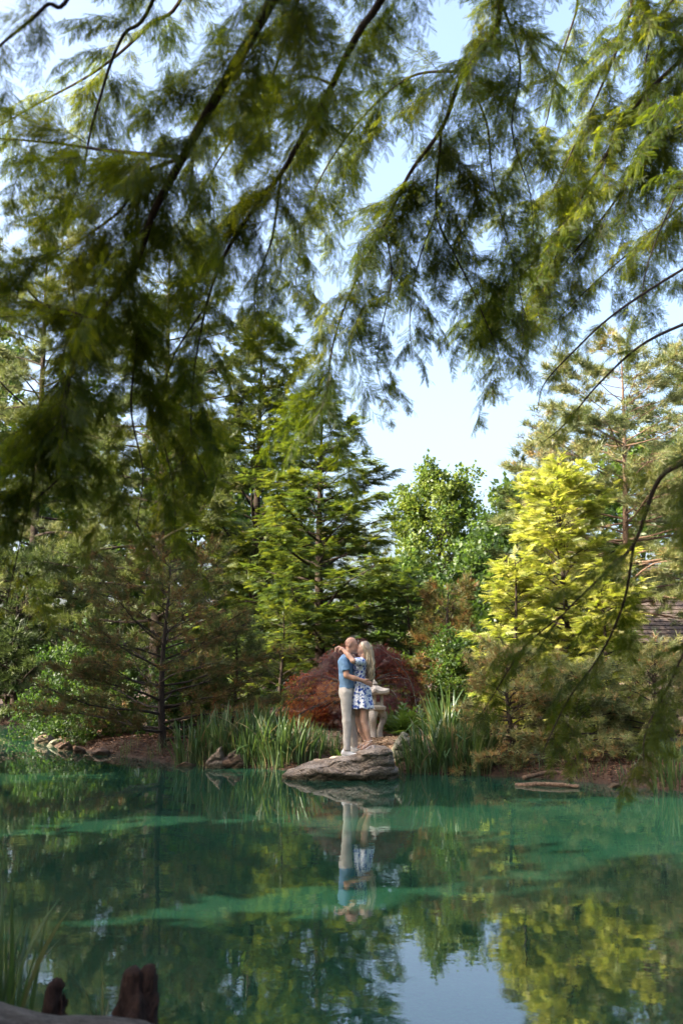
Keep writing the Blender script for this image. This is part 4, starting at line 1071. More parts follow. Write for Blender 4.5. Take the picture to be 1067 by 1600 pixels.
# ------------------------------------------------------------------ stone lantern
def hexring(rr, z, n=24, lift=0.0):
    a = np.arange(n) / n * 2 * math.pi
    m = (a % (math.pi / 3)) - math.pi / 6
    hx = math.cos(math.pi / 6) / np.cos(m)
    c = np.abs(m) / (math.pi / 6)
    return np.stack([rr * hx * np.cos(a), rr * hx * np.sin(a), z + lift * c ** 3], -1)
def stack(name, rings, mat, parent, n=24, smooth=False):
    V = np.concatenate(rings + [rings[0].mean(0, keepdims=True), rings[-1].mean(0, keepdims=True)]); k = len(rings)
    i = np.arange(k - 1)[:, None] * n; j = np.arange(n)[None]; j2 = (j + 1) % n
    Fq = np.stack([i + j, i + j2, i + n + j2, i + n + j], -1).reshape(-1, 4)
    T = np.concatenate([Fq[:, [0, 1, 2]], Fq[:, [0, 2, 3]], np.array([((q + 1) % n, q, k * n) for q in range(n)]), np.array([((k - 1) * n + q, (k - 1) * n + (q + 1) % n, k * n + 1) for q in range(n)])])
    return link(name, tri_mesh(name, V, T, smooth=smooth), mat, parent)
LB = at(584, 20.3)
lan = empty('stone_lantern', LB, 'pale stone snow viewing lantern with wide cap and curved legs behind the woman', 'lantern', rz=0.52)
LH = float(P(589, 1062, 20.3)[2] - LB[2]); s_ = LH / 1.08
z = lambda v: v * s_
cap = stack('cap', [hexring(0.30, z(0.80)), hexring(0.345, z(0.82), lift=0.045), hexring(0.34, z(0.865), lift=0.05), hexring(0.26, z(0.895), lift=0.02), hexring(0.17, z(0.935)), hexring(0.075, z(0.97)), hexring(0.06, z(0.975))], M['stone'], lan)
link('finial', cap.data, None, None) if False else None
an = np.arange(24) / 24 * 2 * math.pi
def circ(rr, zz): return np.stack([rr * np.cos(an), rr * np.sin(an), np.full(24, zz)], -1)
fin = stack('finial', [circ(0.05, z(0.970)), circ(0.075, z(0.99)), circ(0.07, z(1.01)), circ(0.04, z(1.035)), circ(0.018, z(1.06)), circ(0.004, z(1.082))], M['stone'], cap, smooth=True)
for q in range(6):      # light box: six posts between two plates, openings left free
    a0 = q * math.pi / 3
    p = np.array([0.165 * math.cos(a0), 0.165 * math.sin(a0)])
    rg = []
    for zz in (0.615, 0.80):
        t = np.arange(24) / 24 * 2 * math.pi
        rg.append(np.stack([p[0] + 0.032 * np.cos(t), p[1] + 0.032 * np.sin(t), np.full(24, z(zz))], -1))
    stack('light_box_post', rg, M['stone'], lan)
stack('light_box_sill', [hexring(0.17, z(0.613)), hexring(0.17, z(0.66)), hexring(0.15, z(0.662))], M['stone'], lan)
stack('platform', [hexring(0.20, z(0.50)), hexring(0.255, z(0.525)), hexring(0.265, z(0.575)), hexring(0.19, z(0.612))], M['stone'], lan)
for q in range(3):
    a0 = q * 2 * math.pi / 3 + R(-10)
    pl = spline([(0.08, 0, 0.50), (0.17, 0, 0.44), (0.19, 0, 0.34), (0.13, 0, 0.20), (0.11, 0, 0.08), (0.13, 0, -0.04)], 18)
    pl = np.stack([pl[:, 0] * math.cos(a0), pl[:, 0] * math.sin(a0), pl[:, 2] * s_], -1)
    t = Tubes(); t.add(pl, np.interp(np.arange(18), [0, 5, 10, 17], [0.10, 0.085, 0.055, 0.07]), 10)
    link('leg', t.mesh('lantern_leg'), M['stone'], lan)

# ------------------------------------------------------------------ hut with a shingled roof
M['shingle'] = surf('cedar_shingle', [(0.3, (0.06, 0.044, 0.038)), (0.7, (0.14, 0.11, 0.098))], 8, 0.9, (0.6, 0.01), (1, 8, 1), fine=(40, 0.4))
M['plaster'] = surf('hut_plaster', [(0.3, (0.15, 0.115, 0.09)), (0.7, (0.22, 0.175, 0.14))], 2, 0.95, (0.2, 0.01))
M['beam'] = surf('hut_beam', [(0.3, (0.26, 0.20, 0.17)), (0.7, (0.36, 0.29, 0.25))], 5, 0.85, (0.4, 0.01), (1, 1, 6))
def box(name, lo, hi, mat, parent):
    lo, hi = np.array(lo, float), np.array(hi, float)
    V = np.array([[(lo, hi)[(q >> c) & 1][c] for c in range(3)] for q in range(8)])
    Fq = np.array([(0, 2, 3, 1), (4, 5, 7, 6), (0, 1, 5, 4), (2, 6, 7, 3), (0, 4, 6, 2), (1, 3, 7, 5)])
    return link(name, tri_mesh(name, V, Fq), mat, parent)
EV = P(970, 1004, 26.0)
HX, HY = EV[0], 26.0
hb = np.array([HX, HY, hz(HX + 2, HY + 1.5)])
hut = empty('hut', hb, 'garden hut with grey cedar shingle roof behind the right bank shrubs', 'building')
ez = EV[2] - hb[2]
Wd, Dp, Rise = 5.2, 2.3, 1.45
box('wall', (0.45, 0.55, 0), (Wd - 0.45, 4.1, ez + 0.25), M['plaster'], hut)
for x in (0.5, 1.30, 2.1, 3.2, 4.4):
    box('post', (x - 0.06, 0.48, 0), (x + 0.06, 0.60, ez + 0.12), M['beam'], hut)
for zz in (0.9, 1.72):
    box('rail', (0.56, 0.50, zz), (4.34, 0.58, zz + 0.09), M['beam'], hut)
sl = math.atan2(Rise, Dp)
V = np.array([(0, 0, ez), (Wd, 0, ez), (Wd, Dp, ez + Rise), (0, Dp, ez + Rise), (0, 2 * Dp, ez), (Wd, 2 * Dp, ez)], float)
V = np.concatenate([V, V + np.array([0, 0, -0.09])])
Fq = np.array([(0, 1, 2, 3), (3, 2, 5, 4), (6, 9, 8, 7), (9, 10, 11, 8), (0, 6, 7, 1), (4, 5, 11, 10), (0, 3, 9, 6), (3, 4, 10, 9), (1, 7, 8, 2), (2, 8, 11, 5)])
roof = link('roof', tri_mesh('roof', V, Fq), M['shingle'], hut)
SHM = []
for wv_ in (0.19, 0.205, 0.22):
    V = np.array([(0, 0, 0.004), (wv_ - 0.008, 0, 0.004), (wv_ - 0.008, 0.34, 0.004), (0, 0.34, 0.004), (0, 0, 0.026), (wv_ - 0.008, 0, 0.026), (wv_ - 0.008, 0.34, 0.008), (0, 0.34, 0.008)])
    m_ = tri_mesh('shingle', V, np.array([(0, 3, 2, 1), (4, 5, 6, 7), (0, 1, 5, 4), (1, 2, 6, 5), (2, 3, 7, 6), (3, 0, 4, 7)])); m_.materials.append(M['shingle']); SHM.append((wv_, m_))
rr = random.Random(4)
for row in range(12):
    x = -0.02 - (row % 2) * 0.08
    while x < Wd - 0.1:
        wv_, m_ = rr.choice(SHM)
        o = bpy.data.objects.new('shingle', m_); COL.objects.link(o); o.parent = roof
        v = -0.05 + row * 0.225 + rr.uniform(-0.012, 0.012)
        up = 0.012 + rr.uniform(0, 0.004)
        o.location = (x, v * math.cos(sl) - up * math.sin(sl), ez + v * math.sin(sl) + up * math.cos(sl))
        o.rotation_euler = (sl - 0.045, 0, rr.uniform(-0.012, 0.012))
        x += wv_
box('ridge_cap', (-0.05, Dp - 0.12, ez + Rise + 0.03), (Wd + 0.05, Dp + 0.12, ez + Rise + 0.11), M['shingle'], roof)
# ------------------------------------------------------------------ the couple (one continuous body mesh each, clothes as children)
PXM = 95.5
MAN0 = P(545, 1177, 16.28)
def J(px, py, y=0.0): return np.array([(px - 545) / PXM, y, (1178 - py) / PXM])
def cone(a, b, ra, rb, sy=1.0): return ('c', np.array(a, float), np.array(b, float), ra, rb, sy)
def ell(c, r): return ('e', np.array(c, float), np.array(r, float))
def field(prims, h, k=0.025, lo=None, hi=None):
    los, his = [], []
    for p in prims:
        if p[0] == 'c':
            m = max(p[3], p[4]); mm = np.array([m, m * p[5], m])
            los.append(np.minimum(p[1], p[2]) - mm); his.append(np.maximum(p[1], p[2]) + mm)
        else:
            los.append(p[1] - p[2]); his.append(p[1] + p[2])
    g, o = grid(np.min(los, axis=0) - 0.03, np.max(his, axis=0) + 0.03, h)
    d = np.full(g.shape[:3], 0.2)
    for p, l, u in zip(prims, los, his):
        i0 = np.maximum(0, ((l - 0.06 - o) / h).astype(int)); i1 = np.minimum(g.shape[:3], ((u + 0.06 - o) / h).astype(int) + 2)
        sl = tuple(slice(a, b) for a, b in zip(i0, i1)); q = g[sl]
        if p[0] == 'c':
            s = np.array([1, 1 / p[5], 1]); a, b = p[1] * s, p[2] * s; w = q * s - a; e = b - a
            t = np.clip((w @ e) / (e @ e + 1e-12), 0, 1)
            v = np.linalg.norm(w - t[..., None] * e, axis=-1) - (p[3] + (p[4] - p[3]) * t)
        else:
            w = (q - p[1]) / p[2]; n0 = np.linalg.norm(w, axis=-1); n1 = np.linalg.norm(w / p[2], axis=-1) + 1e-9
            v = n0 * (n0 - 1) / n1
        x = d[sl]; hh = np.clip(k - np.abs(x - v), 0, None) / k
        d[sl] = np.minimum(x, v) - hh * hh * k * 0.25
    return g, o, d
def body(name, prims, h, mat, parent, k=0.025, cut=None, tintf=None, wrinkle=None):
    g, o, d = field(prims, h, k)
    if wrinkle is not None: d = d + wrinkle(g)
    if cut is not None: d = np.maximum(d, cut(g))
    V, Fq = surfnets(d, o, h)
    return link(name, tri_mesh(name, V, Fq, tintf(V) if tintf else None, smooth=True), mat, parent)

def skin_mat(name, c0, c1):
    m, nt, out = new_mat(name)
    b = nt.nodes.new('ShaderNodeBsdfPrincipled')
    at_ = nt.nodes.new('ShaderNodeAttribute'); at_.attribute_name = 'tint'
    c = mixc(nt, at_.outputs['Fac'], c0, c1)
    n = noise(nt, coords(nt, 'Object'), 18, 4)
    nt.links.new(mixc(nt, 0.35, c, ramp(nt, [(0.3, (0.7, 0.6, 0.55)), (0.7, (1.1, 1.05, 1.05))], n), 'MULTIPLY'), b.inputs['Base Color'])
    b.inputs['Roughness'].default_value = 0.5; b.inputs['Specular IOR Level'].default_value = 0.35
    b.inputs['Subsurface Weight'].default_value = 0.15; b.inputs['Subsurface Radius'].default_value = (0.02, 0.008, 0.004); b.inputs['Subsurface Scale'].default_value = 0.5
    nt.links.new(b.outputs[0], out.inputs[0]); return m
M['skin_m'] = skin_mat('skin_tanned', (0.46, 0.26, 0.17), (0.22, 0.145, 0.115))
M['skin_w'] = skin_mat('skin_fair', (0.52, 0.32, 0.225), (0.5, 0.2, 0.16))
M['shirt'] = surf('blue_knit', [(0.3, (0.125, 0.235, 0.385)), (0.7, (0.19, 0.32, 0.49))], 5, 0.9, (0.25, 0.01), fine=(60, 0.15), spec=0.15)
M['chino'] = surf('chino_cloth', [(0.3, (0.44, 0.40, 0.345)), (0.7, (0.56, 0.52, 0.47))], 6, 0.9, (0.35, 0.02), (1, 1, 1.8), spec=0.15)
M['sneaker'] = surf('sneaker_canvas', [(0.3, (0.62, 0.60, 0.57)), (0.7, (0.78, 0.77, 0.75))], 8, 0.7, (0.1, 0.01))
M['sandal'] = surf('sandal_leather', [(0.3, (0.62, 0.50, 0.45)), (0.7, (0.78, 0.68, 0.62))], 8, 0.5, None)
M['hair'] = leaf_mat('blonde_hair', [(0.0, (0.17, 0.105, 0.05)), (0.5, (0.42, 0.30, 0.15)), (1.0, (0.62, 0.49, 0.28))], [(0.0, (0.2, 0.12, 0.05)), (1.0, (0.5, 0.38, 0.2))], 0.12, 0.12)
M['dark'] = surf('dark_detail', [(0.3, (0.02, 0.014, 0.01)), (0.7, (0.05, 0.03, 0.02))], 5, 0.5, None)
M['lip'] = surf('lip', [(0.3, (0.36, 0.11, 0.10)), (0.7, (0.42, 0.14, 0.12))], 5, 0.4, None)
def dress_mat():
    m, nt, out = new_mat('floral_dress')
    b = nt.nodes.new('ShaderNodeBsdfPrincipled'); b.inputs['Roughness'].default_value = 0.85; b.inputs['Specular IOR Level'].default_value = 0.15
    vec = coords(nt, 'Object')
    wob = nt.nodes.new('ShaderNodeVectorMath'); wob.operation = 'MULTIPLY_ADD'
    nz = nt.nodes.new('ShaderNodeTexNoise'); nz.inputs['Scale'].default_value = 30; nt.links.new(vec, nz.inputs['Vector'])
    nt.links.new(nz.outputs['Color'], wob.inputs[0]); wob.inputs[1].default_value = (0.05,) * 3; nt.links.new(vec, wob.inputs[2])
    def vor(scale):
        v = nt.nodes.new('ShaderNodeTexVoronoi'); v.inputs['Scale'].default_value = scale; nt.links.new(wob.outputs[0], v.inputs['Vector']); return v
    v1, v2 = vor(18), vor(34)
    base = (0.74, 0.77, 0.82)
    blue = ramp(nt, [(0.0, (0.03, 0.06, 0.26)), (0.5, (0.07, 0.14, 0.45)), (1.0, (0.2, 0.34, 0.62))], v1.outputs['Distance'])
    st = nt.nodes.new('ShaderNodeMath'); st.operation = 'LESS_THAN'; nt.links.new(v1.outputs['Distance'], st.inputs[0]); st.inputs[1].default_value = 0.43
    c = mixc(nt, st.outputs[0], base, blue)
    st2 = nt.nodes.new('ShaderNodeMath'); st2.operation = 'LESS_THAN'; nt.links.new(v2.outputs['Distance'], st2.inputs[0]); st2.inputs[1].default_value = 0.30
    rnd = nt.nodes.new('ShaderNodeSeparateColor'); nt.links.new(v2.outputs['Color'], rnd.inputs[0])
    c2 = ramp(nt, [(0.0, (0.02, 0.03, 0.13)), (0.45, (0.03, 0.10, 0.10)), (0.5, (0.10, 0.20, 0.5)), (1.0, (0.75, 0.78, 0.82))], rnd.outputs[0])
    c = mixc(nt, st2.outputs[0], c, c2)
    nt.links.new(c, b.inputs['Base Color']); nt.links.new(b.outputs[0], out.inputs[0]); return m
M['dress'] = dress_mat()

def fingers(base_pts, tips, mids, r=0.0088):
    o = []
    for a, m, t in zip(base_pts, mids, tips): o += [cone(a, m, r * 1.1, r), cone(m, t, r, r * 0.8)]
    return o

# ---- man
man = empty('person', MAN0, 'bald man in blue T-shirt, beige trousers and white sneakers embracing the woman', 'person')
mb = [ell(J(548.6, 1012.6), (0.096, 0.078, 0.100)), ell(J(551.5, 1018.5), (0.072, 0.064, 0.085)), cone(J(551, 1024.5, -0.02), J(555, 1026, 0), 0.042, 0.030), cone(J(551, 1024.5, 0.02), J(555, 1026, 0), 0.042, 0.030),
      cone(J(557.2, 1015.5), J(560.0, 1020.0), 0.009, 0.014), ell(J(557.2, 1014.2), (0.014, 0.045, 0.010)), cone(J(557.6, 1023.6), J(557.4, 1023.8), 0.012, 0.012),
      ell(J(545.2, 1016.5, -0.078), (0.020, 0.010, 0.032)), ell(J(545.2, 1016.5, 0.078), (0.020, 0.010, 0.032)),
      cone(J(546, 1022), J(541.5, 1033), 0.058, 0.066), cone(J(541, 1044), J(542, 1078), 0.100, 0.095, 1.5), cone(J(540, 1038, -0.15), J(540, 1038, 0.15), 0.06, 0.06),
      cone(J(538, 1038.5, -0.19), J(541.5, 1062, -0.245), 0.056, 0.043), cone(J(541.5, 1062, -0.245), J(553, 1066, -0.245), 0.043, 0.042), cone(J(553, 1066, -0.245), J(567, 1069.3, -0.215), 0.042, 0.028),
      cone(J(567, 1069.3, -0.21), J(574, 1072.2, -0.19), 0.028, 0.030), cone(J(567, 1070.6, -0.215), J(573, 1074.5, -0.195), 0.024, 0.022),
      cone(J(568.5, 1069.8, -0.225), J(572.5, 1067.6, -0.215), 0.013, 0.011), cone(J(572.5, 1067.6, -0.215), J(576.5, 1067.2, -0.195), 0.011, 0.008),
      cone(J(540, 1038.5, 0.19), J(548, 1060, 0.26), 0.056, 0.043), cone(J(548, 1060, 0.26), J(569, 1064, 0.2), 0.043, 0.028), cone(J(569, 1064, 0.2), J(576, 1066, 0.16), 0.03, 0.024),
      cone(J(541, 1082), J(541, 1090), 0.10, 0.10, 1.4), cone(J(541, 1090, -0.09), J(542.5, 1130, -0.10), 0.088, 0.056), cone(J(542.5, 1130, -0.10), J(541, 1170, -0.11), 0.056, 0.038),
      cone(J(543, 1090, 0.09), J(550, 1130, 0.10), 0.088, 0.056), cone(J(550, 1130, 0.10), J(553, 1168, 0.13), 0.056, 0.038)]
fb = [J(574 + 0.2 * q, 1070.6 + 1.45 * q, -0.19) for q in range(4)]
mb += fingers(fb, [J(581.5 - 0.5 * q, 1072.0 + 2.4 * q, -0.135) for q in range(4)], [J(578.2 - 0.2 * q, 1071.6 + 1.9 * q, -0.175) for q in range(4)])
def man_tint(V):
    px, py = V[:, 0] * PXM + 545, 1178 - V[:, 2] * PXM
    head = py < 1029
    scalp = np.clip((1019 - py) / 3, 0, 1) * np.clip((553.5 - px) / 2, 0, 1) * np.clip((py - 1004) / 4, 0.25, 1)
    beard = np.clip((py - 1021.5) / 2, 0, 1) * np.clip((px - 548) / 2, 0, 1)
    return np.where(head, np.clip(np.maximum(scalp * 0.4, beard * 0.7), 0, 1), 0)
body('body', mb, 0.0085, M['skin_m'], man, 0.022, tintf=man_tint)
fold = lambda f, a, s: (lambda g: a * fbm(np.stack([g[..., 0] * f, g[..., 1] * f, g[..., 2] * f * 1.6 + g[..., 0] * f * 0.8], -1), s, 2))
sh = [cone(J(540, 1043), J(541.5, 1062), 0.122, 0.114, 1.45), cone(J(541.5, 1062), J(541.5, 1082), 0.114, 0.120, 1.40), cone(J(540, 1037.5, -0.14), J(540, 1037.5, 0.14), 0.072, 0.072),
      cone(J(541, 1036), J(542, 1031.5), 0.085, 0.064), cone(J(538, 1039, -0.185), J(541.2, 1055, -0.235), 0.080, 0.068), cone(J(540, 1039, 0.185), J(545, 1055, 0.245), 0.080, 0.066)]
def sleeve_cut(g):
    z0 = J(0, 1081.3)[2]; hem = z0 - g[..., 2] + 0.006 * np.sin(g[..., 0] * 40)
    a, b = J(538, 1039, -0.185), J(541.2, 1055, -0.235); ax = norm(b - a)
    near = np.where(g[..., 1] < -0.175, (g - b) @ ax, -1.0)
    a, b = J(540, 1039, 0.185), J(545, 1055, 0.245); ax = norm(b - a)
    farc = np.where(g[..., 1] > 0.185, (g - b) @ ax, -1.0)
    return np.maximum(np.maximum(hem, near), farc)
body('shirt', sh, 0.0105, M['shirt'], man, 0.03, sleeve_cut, wrinkle=fold(11, 0.011, 3))
tr_ = [cone(J(541, 1082), J(541, 1090), 0.112, 0.116, 1.4), cone(J(541, 1088, -0.085), J(542.5, 1130, -0.10), 0.104, 0.074), cone(J(542.5, 1130, -0.10), J(542, 1173, -0.11), 0.074, 0.062),
       cone(J(543, 1088, 0.085), J(550, 1130, 0.10), 0.102, 0.078), cone(J(550, 1130, 0.10), J(553, 1168, 0.13), 0.078, 0.064)]
body('trousers', tr_, 0.011, M['chino'], man, 0.02, lambda g: np.maximum(g[..., 2] - J(0, 1079.5)[2], J(0, 1173.5)[2] - g[..., 2] - np.clip(g[..., 1] * 0.25, 0, 0.05)), wrinkle=lambda g: 0.009 * fbm(np.stack([g[..., 0] * 12 + g[..., 2] * 5, g[..., 1] * 10, g[..., 2] * 6 - g[..., 0] * 8], -1), 5, 2))
for (h_, t_, c_) in ((J(537.5, 1178.4, -0.11), J(554, 1180.6, -0.14), J(540.5, 1172.5, -0.11)), (J(550.5, 1172.8, 0.13), J(561.5, 1175.0, 0.11), J(553, 1167.5, 0.13))):
    pr = [cone(h_, t_, 0.042, 0.040), cone(c_, 0.6 * h_ + 0.4 * t_, 0.050, 0.038), cone(h_ + [0, 0, 0.02], t_ + [-0.05, 0, 0.005], 0.042, 0.03)]
    zf = h_[2] - 0.036
    sl_ = (t_[2] - h_[2]) / (t_[0] - h_[0])
    s1 = body('sneaker', pr, 0.007, M['sneaker'], man, 0.02, lambda g: np.maximum(zf + (g[..., 0] - h_[0]) * sl_ - g[..., 2], g[..., 2] - (c_[2] + 0.02)))
    so = Tubes(); so.add(np.array([h_ + [-0.03, 0, -0.035], h_ * 0.5 + t_ * 0.5 + [0, 0, -0.036], t_ + [0.025, 0, -0.036]]), [0.038, 0.044, 0.034], 10)
    so.V[-1][:, 2] = np.where(True, (so.V[-1][:, 2] - (h_[2] - 0.036)) * 0.28 + (h_[2] - 0.036), 0)
    link('sole', so.mesh('sole'), M['sneaker'], s1)
def bead(name, c, r, mat, parent):
    u, v = np.meshgrid(np.linspace(0, 2 * math.pi, 10, endpoint=False), np.linspace(0.05, math.pi - 0.05, 7), indexing='ij')
    V = np.stack([r[0] * np.sin(v) * np.cos(u), r[1] * np.sin(v) * np.sin(u), r[2] * np.cos(v)], -1) + np.array(c)
    i = np.arange(10)[:, None] * 7; i2 = ((np.arange(10) + 1) % 10)[:, None] * 7; j = np.arange(6)[None]
    return link(name, tri_mesh(name, V.reshape(-1, 3), np.stack([i + j, i2 + j, i2 + j + 1, i + j + 1], -1).reshape(-1, 4), smooth=True), mat, parent)
for s in (-1, 1):
    bead('eye', J(556.2, 1016.6, 0.034 * s), (0.012, 0.014, 0.004), M['dark'], man)
    bead('eyebrow', J(556.9, 1014.4, 0.036 * s), (0.010, 0.020, 0.005), M['dark'], man)
bead('lips', J(558.0, 1023.4), (0.007, 0.022, 0.006), M['lip'], man)

# ---- woman
WO0 = P(572, 1168, 16.3)
D0 = np.array(MAN0) - WO0
wom = empty('person', WO0, 'woman with long blonde hair in a white and blue floral dress hugging the man', 'person')
def K(px, py, y=0.0): return J(px, py, y) + D0
wb = [ell(K(568.5, 1019.5), (0.088, 0.074, 0.098)), ell(K(563.8, 1022.5), (0.064, 0.058, 0.082)), cone(K(562.6, 1028.2), K(561.2, 1029.6), 0.030, 0.022), cone(K(559.3, 1018.6), K(557.4, 1022.6), 0.007, 0.0115),
      ell(K(558.9, 1025.8), (0.012, 0.018, 0.010)), cone(K(568, 1028), K(566.5, 1038), 0.046, 0.050),
      cone(K(563.5, 1045), K(562, 1064), 0.098, 0.080, 1.3), cone(K(562, 1064), K(565, 1088), 0.080, 0.118, 1.3), cone(K(564.5, 1041, -0.13), K(564.5, 1041, 0.13), 0.045, 0.045),
      cone(K(564, 1041, -0.15), K(551.5, 1040, -0.285), 0.047, 0.041), cone(K(551.5, 1040, -0.285), K(544.5, 1031.5, -0.235), 0.041, 0.036), cone(K(544.5, 1031.5, -0.235), K(535.5, 1021.8, -0.165), 0.036, 0.025),
      cone(K(535.2, 1021.4, -0.16), K(529.6, 1018.9, -0.13), 0.023, 0.026), cone(K(533, 1020.6, -0.175), K(530.5, 1023.8, -0.17), 0.011, 0.009), cone(K(530.5, 1023.8, -0.17), K(529.6, 1026.5, -0.165), 0.009, 0.007),
      cone(K(564, 1041, 0.15), K(556, 1038, 0.28), 0.047, 0.040), cone(K(556, 1038, 0.28), K(549.5, 1027.5, 0.15), 0.040, 0.026), cone(K(549.5, 1027.5, 0.15), K(545, 1026, 0.09), 0.026, 0.022),
      cone(K(567, 1092, -0.075), K(568, 1131, -0.075), 0.088, 0.056), cone(K(568, 1131, -0.075), K(571.5, 1144, -0.078), 0.054, 0.053), cone(K(571.5, 1144, -0.078), K(575.5, 1161, -0.08), 0.053, 0.030),
      cone(K(577.8, 1163.6, -0.08), K(567.5, 1169.6, -0.09), 0.030, 0.026), cone(K(567.5, 1169.6, -0.09), K(562.8, 1171.8, -0.092), 0.027, 0.017), cone(K(575.5, 1160, -0.08), K(570, 1167, -0.085), 0.030, 0.024),
      cone(K(563, 1092, 0.075), K(558.5, 1130, 0.07), 0.088, 0.055), cone(K(558.5, 1130, 0.07), K(563.5, 1144, 0.07), 0.053, 0.050), cone(K(563.5, 1144, 0.07), K(570.5, 1160, 0.06), 0.050, 0.030),
      cone(K(572.5, 1162.6, 0.06), K(563, 1168.6, 0.05), 0.030, 0.025), cone(K(563, 1168.6, 0.05), K(558.8, 1170.5, 0.05), 0.025, 0.016)]
wb += fingers([K(529.0 - 0.2 * q, 1018.6 + 0.2 * q, -0.155 + 0.018 * q) for q in range(4)], [K(524.6 - 0.3 * q, 1026.2 - 0.5 * q, -0.165 + 0.022 * q) for q in range(4)], [K(525.6 - 0.3 * q, 1020.2 + 0.1 * q, -0.160 + 0.02 * q) for q in range(4)], 0.0078)
body('body', wb, 0.0082, M['skin_w'], wom, 0.02, tintf=lambda V: np.zeros(len(V)))
dr = [cone(K(562.6, 1044), K(561.3, 1064), 0.114, 0.092, 1.32), cone(K(561.3, 1064), K(565, 1086), 0.092, 0.142, 1.25), cone(K(565, 1086), K(565.7, 1113), 0.142, 0.178, 1.2),
      cone(K(564.5, 1041.5, -0.12), K(564.5, 1041.5, 0.12), 0.058, 0.058), cone(K(563.5, 1041, -0.15), K(555.2, 1040.6, -0.245), 0.074, 0.062), cone(K(564, 1041, 0.15), K(557, 1040, 0.25), 0.072, 0.062)]
def dress_cut(g):
    a = np.arctan2(g[..., 1], g[..., 0] - K(565, 0)[0])
    hem = K(0, 1111.6)[2] - g[..., 2] + 0.010 * np.sin(a * 7)
    return np.maximum(hem, g[..., 2] - K(0, 1034.0)[2])
def dress_fold(g):
    a = np.arctan2(g[..., 1], g[..., 0] - K(565, 0)[0]); w = np.clip((K(0, 1068)[2] - g[..., 2]) / 0.4, 0, 1)
    return 0.016 * w * np.sin(a * 11 + 2 * np.sin(a * 3)) + 0.004 * fbm(g * 12, 4, 2)
body('dress', dr, 0.0105, M['dress'], wom, 0.022, dress_cut, wrinkle=dress_fold)
# hair: a cap, and wavy locks falling down the back
hp = [ell(K(570.2, 1018.6), (0.098, 0.088, 0.106)), cone(K(575, 1022), K(578.5, 1042), 0.078, 0.074, 1.15), cone(K(578.5, 1042), K(579, 1060), 0.074, 0.052, 1.2), cone(K(579, 1060), K(577, 1074), 0.052, 0.022, 1.2)]
def hair_cut(g):
    px, py = (g[..., 0] - D0[0]) * PXM + 545, 1178 - (g[..., 2] - D0[2]) * PXM
    edge = np.interp(py, [1008, 1013, 1018, 1026, 1036, 1080], [561.0, 562.0, 565.5, 567.5, 569.0, 570.0])
    return (edge - px) / PXM
hm = body('hair', hp, 0.008, M['hair'], wom, 0.03, hair_cut, lambda V: np.clip(0.45 + 0.35 * vnoise(V * np.array([28, 28, 5.0]), 3), 0, 1),
          wrinkle=lambda g: 0.010 * vnoise(np.stack([g[..., 0] * 45 + 2 * np.sin(g[..., 2] * 16), g[..., 1] * 45, g[..., 2] * 4], -1), 8))
lt = Tubes(); tv_ = []
rh = np.random.default_rng(9)
for q in range(70):
    a = rh.uniform(-1.5, 1.5); y0 = 0.085 * math.sin(a)
    e0 = K(571 + 7 * rh.random() + 3 * math.cos(a), 1014 + 5 * rh.random(), y0 * 0.8)
    m0 = K(572 + 11 * rh.random(), 1038 + 4 * rh.random(), y0 * 1.15)
    l0 = K(574.5 + 9.5 * rh.random(), 1056 + 6 * rh.random(), y0 * 1.05); t0 = K(573.5 + 9 * rh.random(), 1068 + 9 * rh.random(), y0 * 0.7)
    pl = spline([e0, m0, l0, t0], 22); ph = rh.uniform(0, 6); u = np.linspace(0, 1, 22)
    pl[:, 0] += 0.017 * np.sin(u * 17 + ph) * u; pl[:, 1] += 0.014 * np.cos(u * 17 + ph) * u
    lt.add(pl, np.interp(u, [0, 0.2, 0.7, 1], [0.004, 0.010, 0.010, 0.002]), 5); tv_.append(np.full(22 * 5, np.clip(rh.normal() * 0.36 + 0.55, 0, 1)))
V = np.concatenate(lt.V)
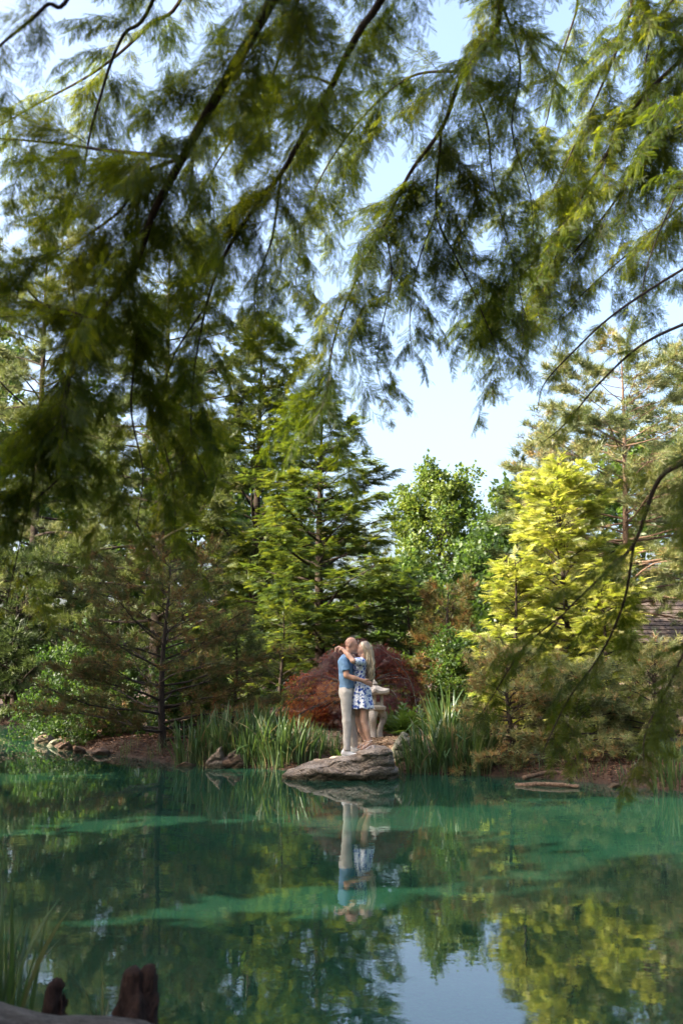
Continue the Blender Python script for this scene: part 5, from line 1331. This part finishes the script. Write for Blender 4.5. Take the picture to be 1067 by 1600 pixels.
link('lock', tri_mesh('locks', V, np.concatenate(lt.F), np.concatenate(tv_), smooth=True), M['hair'], hm)
for s in (-1, 1):
    bead('eye', K(560.2, 1020.0, 0.030 * s), (0.010, 0.014, 0.004), M['dark'], wom)
    bead('eyebrow', K(560.4, 1017.8, 0.032 * s), (0.008, 0.018, 0.004), M['hair'], wom)
bead('lips', K(558.3, 1025.7), (0.007, 0.019, 0.008), M['lip'], wom)
# sandals
for (dx, dy, yy) in ((0, 0, -0.085), (-4.6, -1.2, 0.055)):
    def S(px, py, y=0.0): return K(px + dx, py + dy, yy + y)
    t = Tubes(); t.add(spline([S(582, 1165.8), S(577, 1167.5), S(571, 1171.4), S(562, 1174.2)], 12), np.interp(np.arange(12), [0, 4, 8, 11], [0.030, 0.028, 0.040, 0.022]), 10)
    c = np.repeat(spline([S(582, 1165.8), S(577, 1167.5), S(571, 1171.4), S(562, 1174.2)], 12), 10, axis=0)
    t.V[0][:, 2] = c[:, 2] + (t.V[0][:, 2] - c[:, 2]) * 0.22
    sd_ = link('sandal', t.mesh('sandal_sole'), M['sandal'], wom)
    t = Tubes(); t.add(np.array([S(581.2, 1165.5), S(581.6, 1168.5), S(581.8, 1171.0)]), [0.034, 0.030, 0.030], 8); link('heel', t.mesh('heel'), M['sandal'], sd_)
    t = Tubes()
    an2 = np.linspace(0, 2 * math.pi, 15)
    t.add(np.stack([S(576.2, 1160)[0] + 0.040 * np.cos(an2), S(0, 0)[1] + 0.036 * np.sin(an2), S(0, 1160)[2] + 0.012 * np.cos(an2)], -1), 0.007, 6)
    t.add(np.stack([S(568, 1168.6)[0] + 0.012 * np.cos(an2), S(0, 0, -0.005)[1] + 0.036 * np.cos(an2 + 0.3), S(0, 1169.6)[2] + 0.034 * np.sin(an2)], -1), 0.0075, 6)
    t.add(np.array([S(578.5, 1161, -0.02), S(573, 1164.5, -0.036), S(570, 1168.5, -0.034)]), 0.006, 6)
    link('strap', t.mesh('strap'), M['sandal'], sd_)
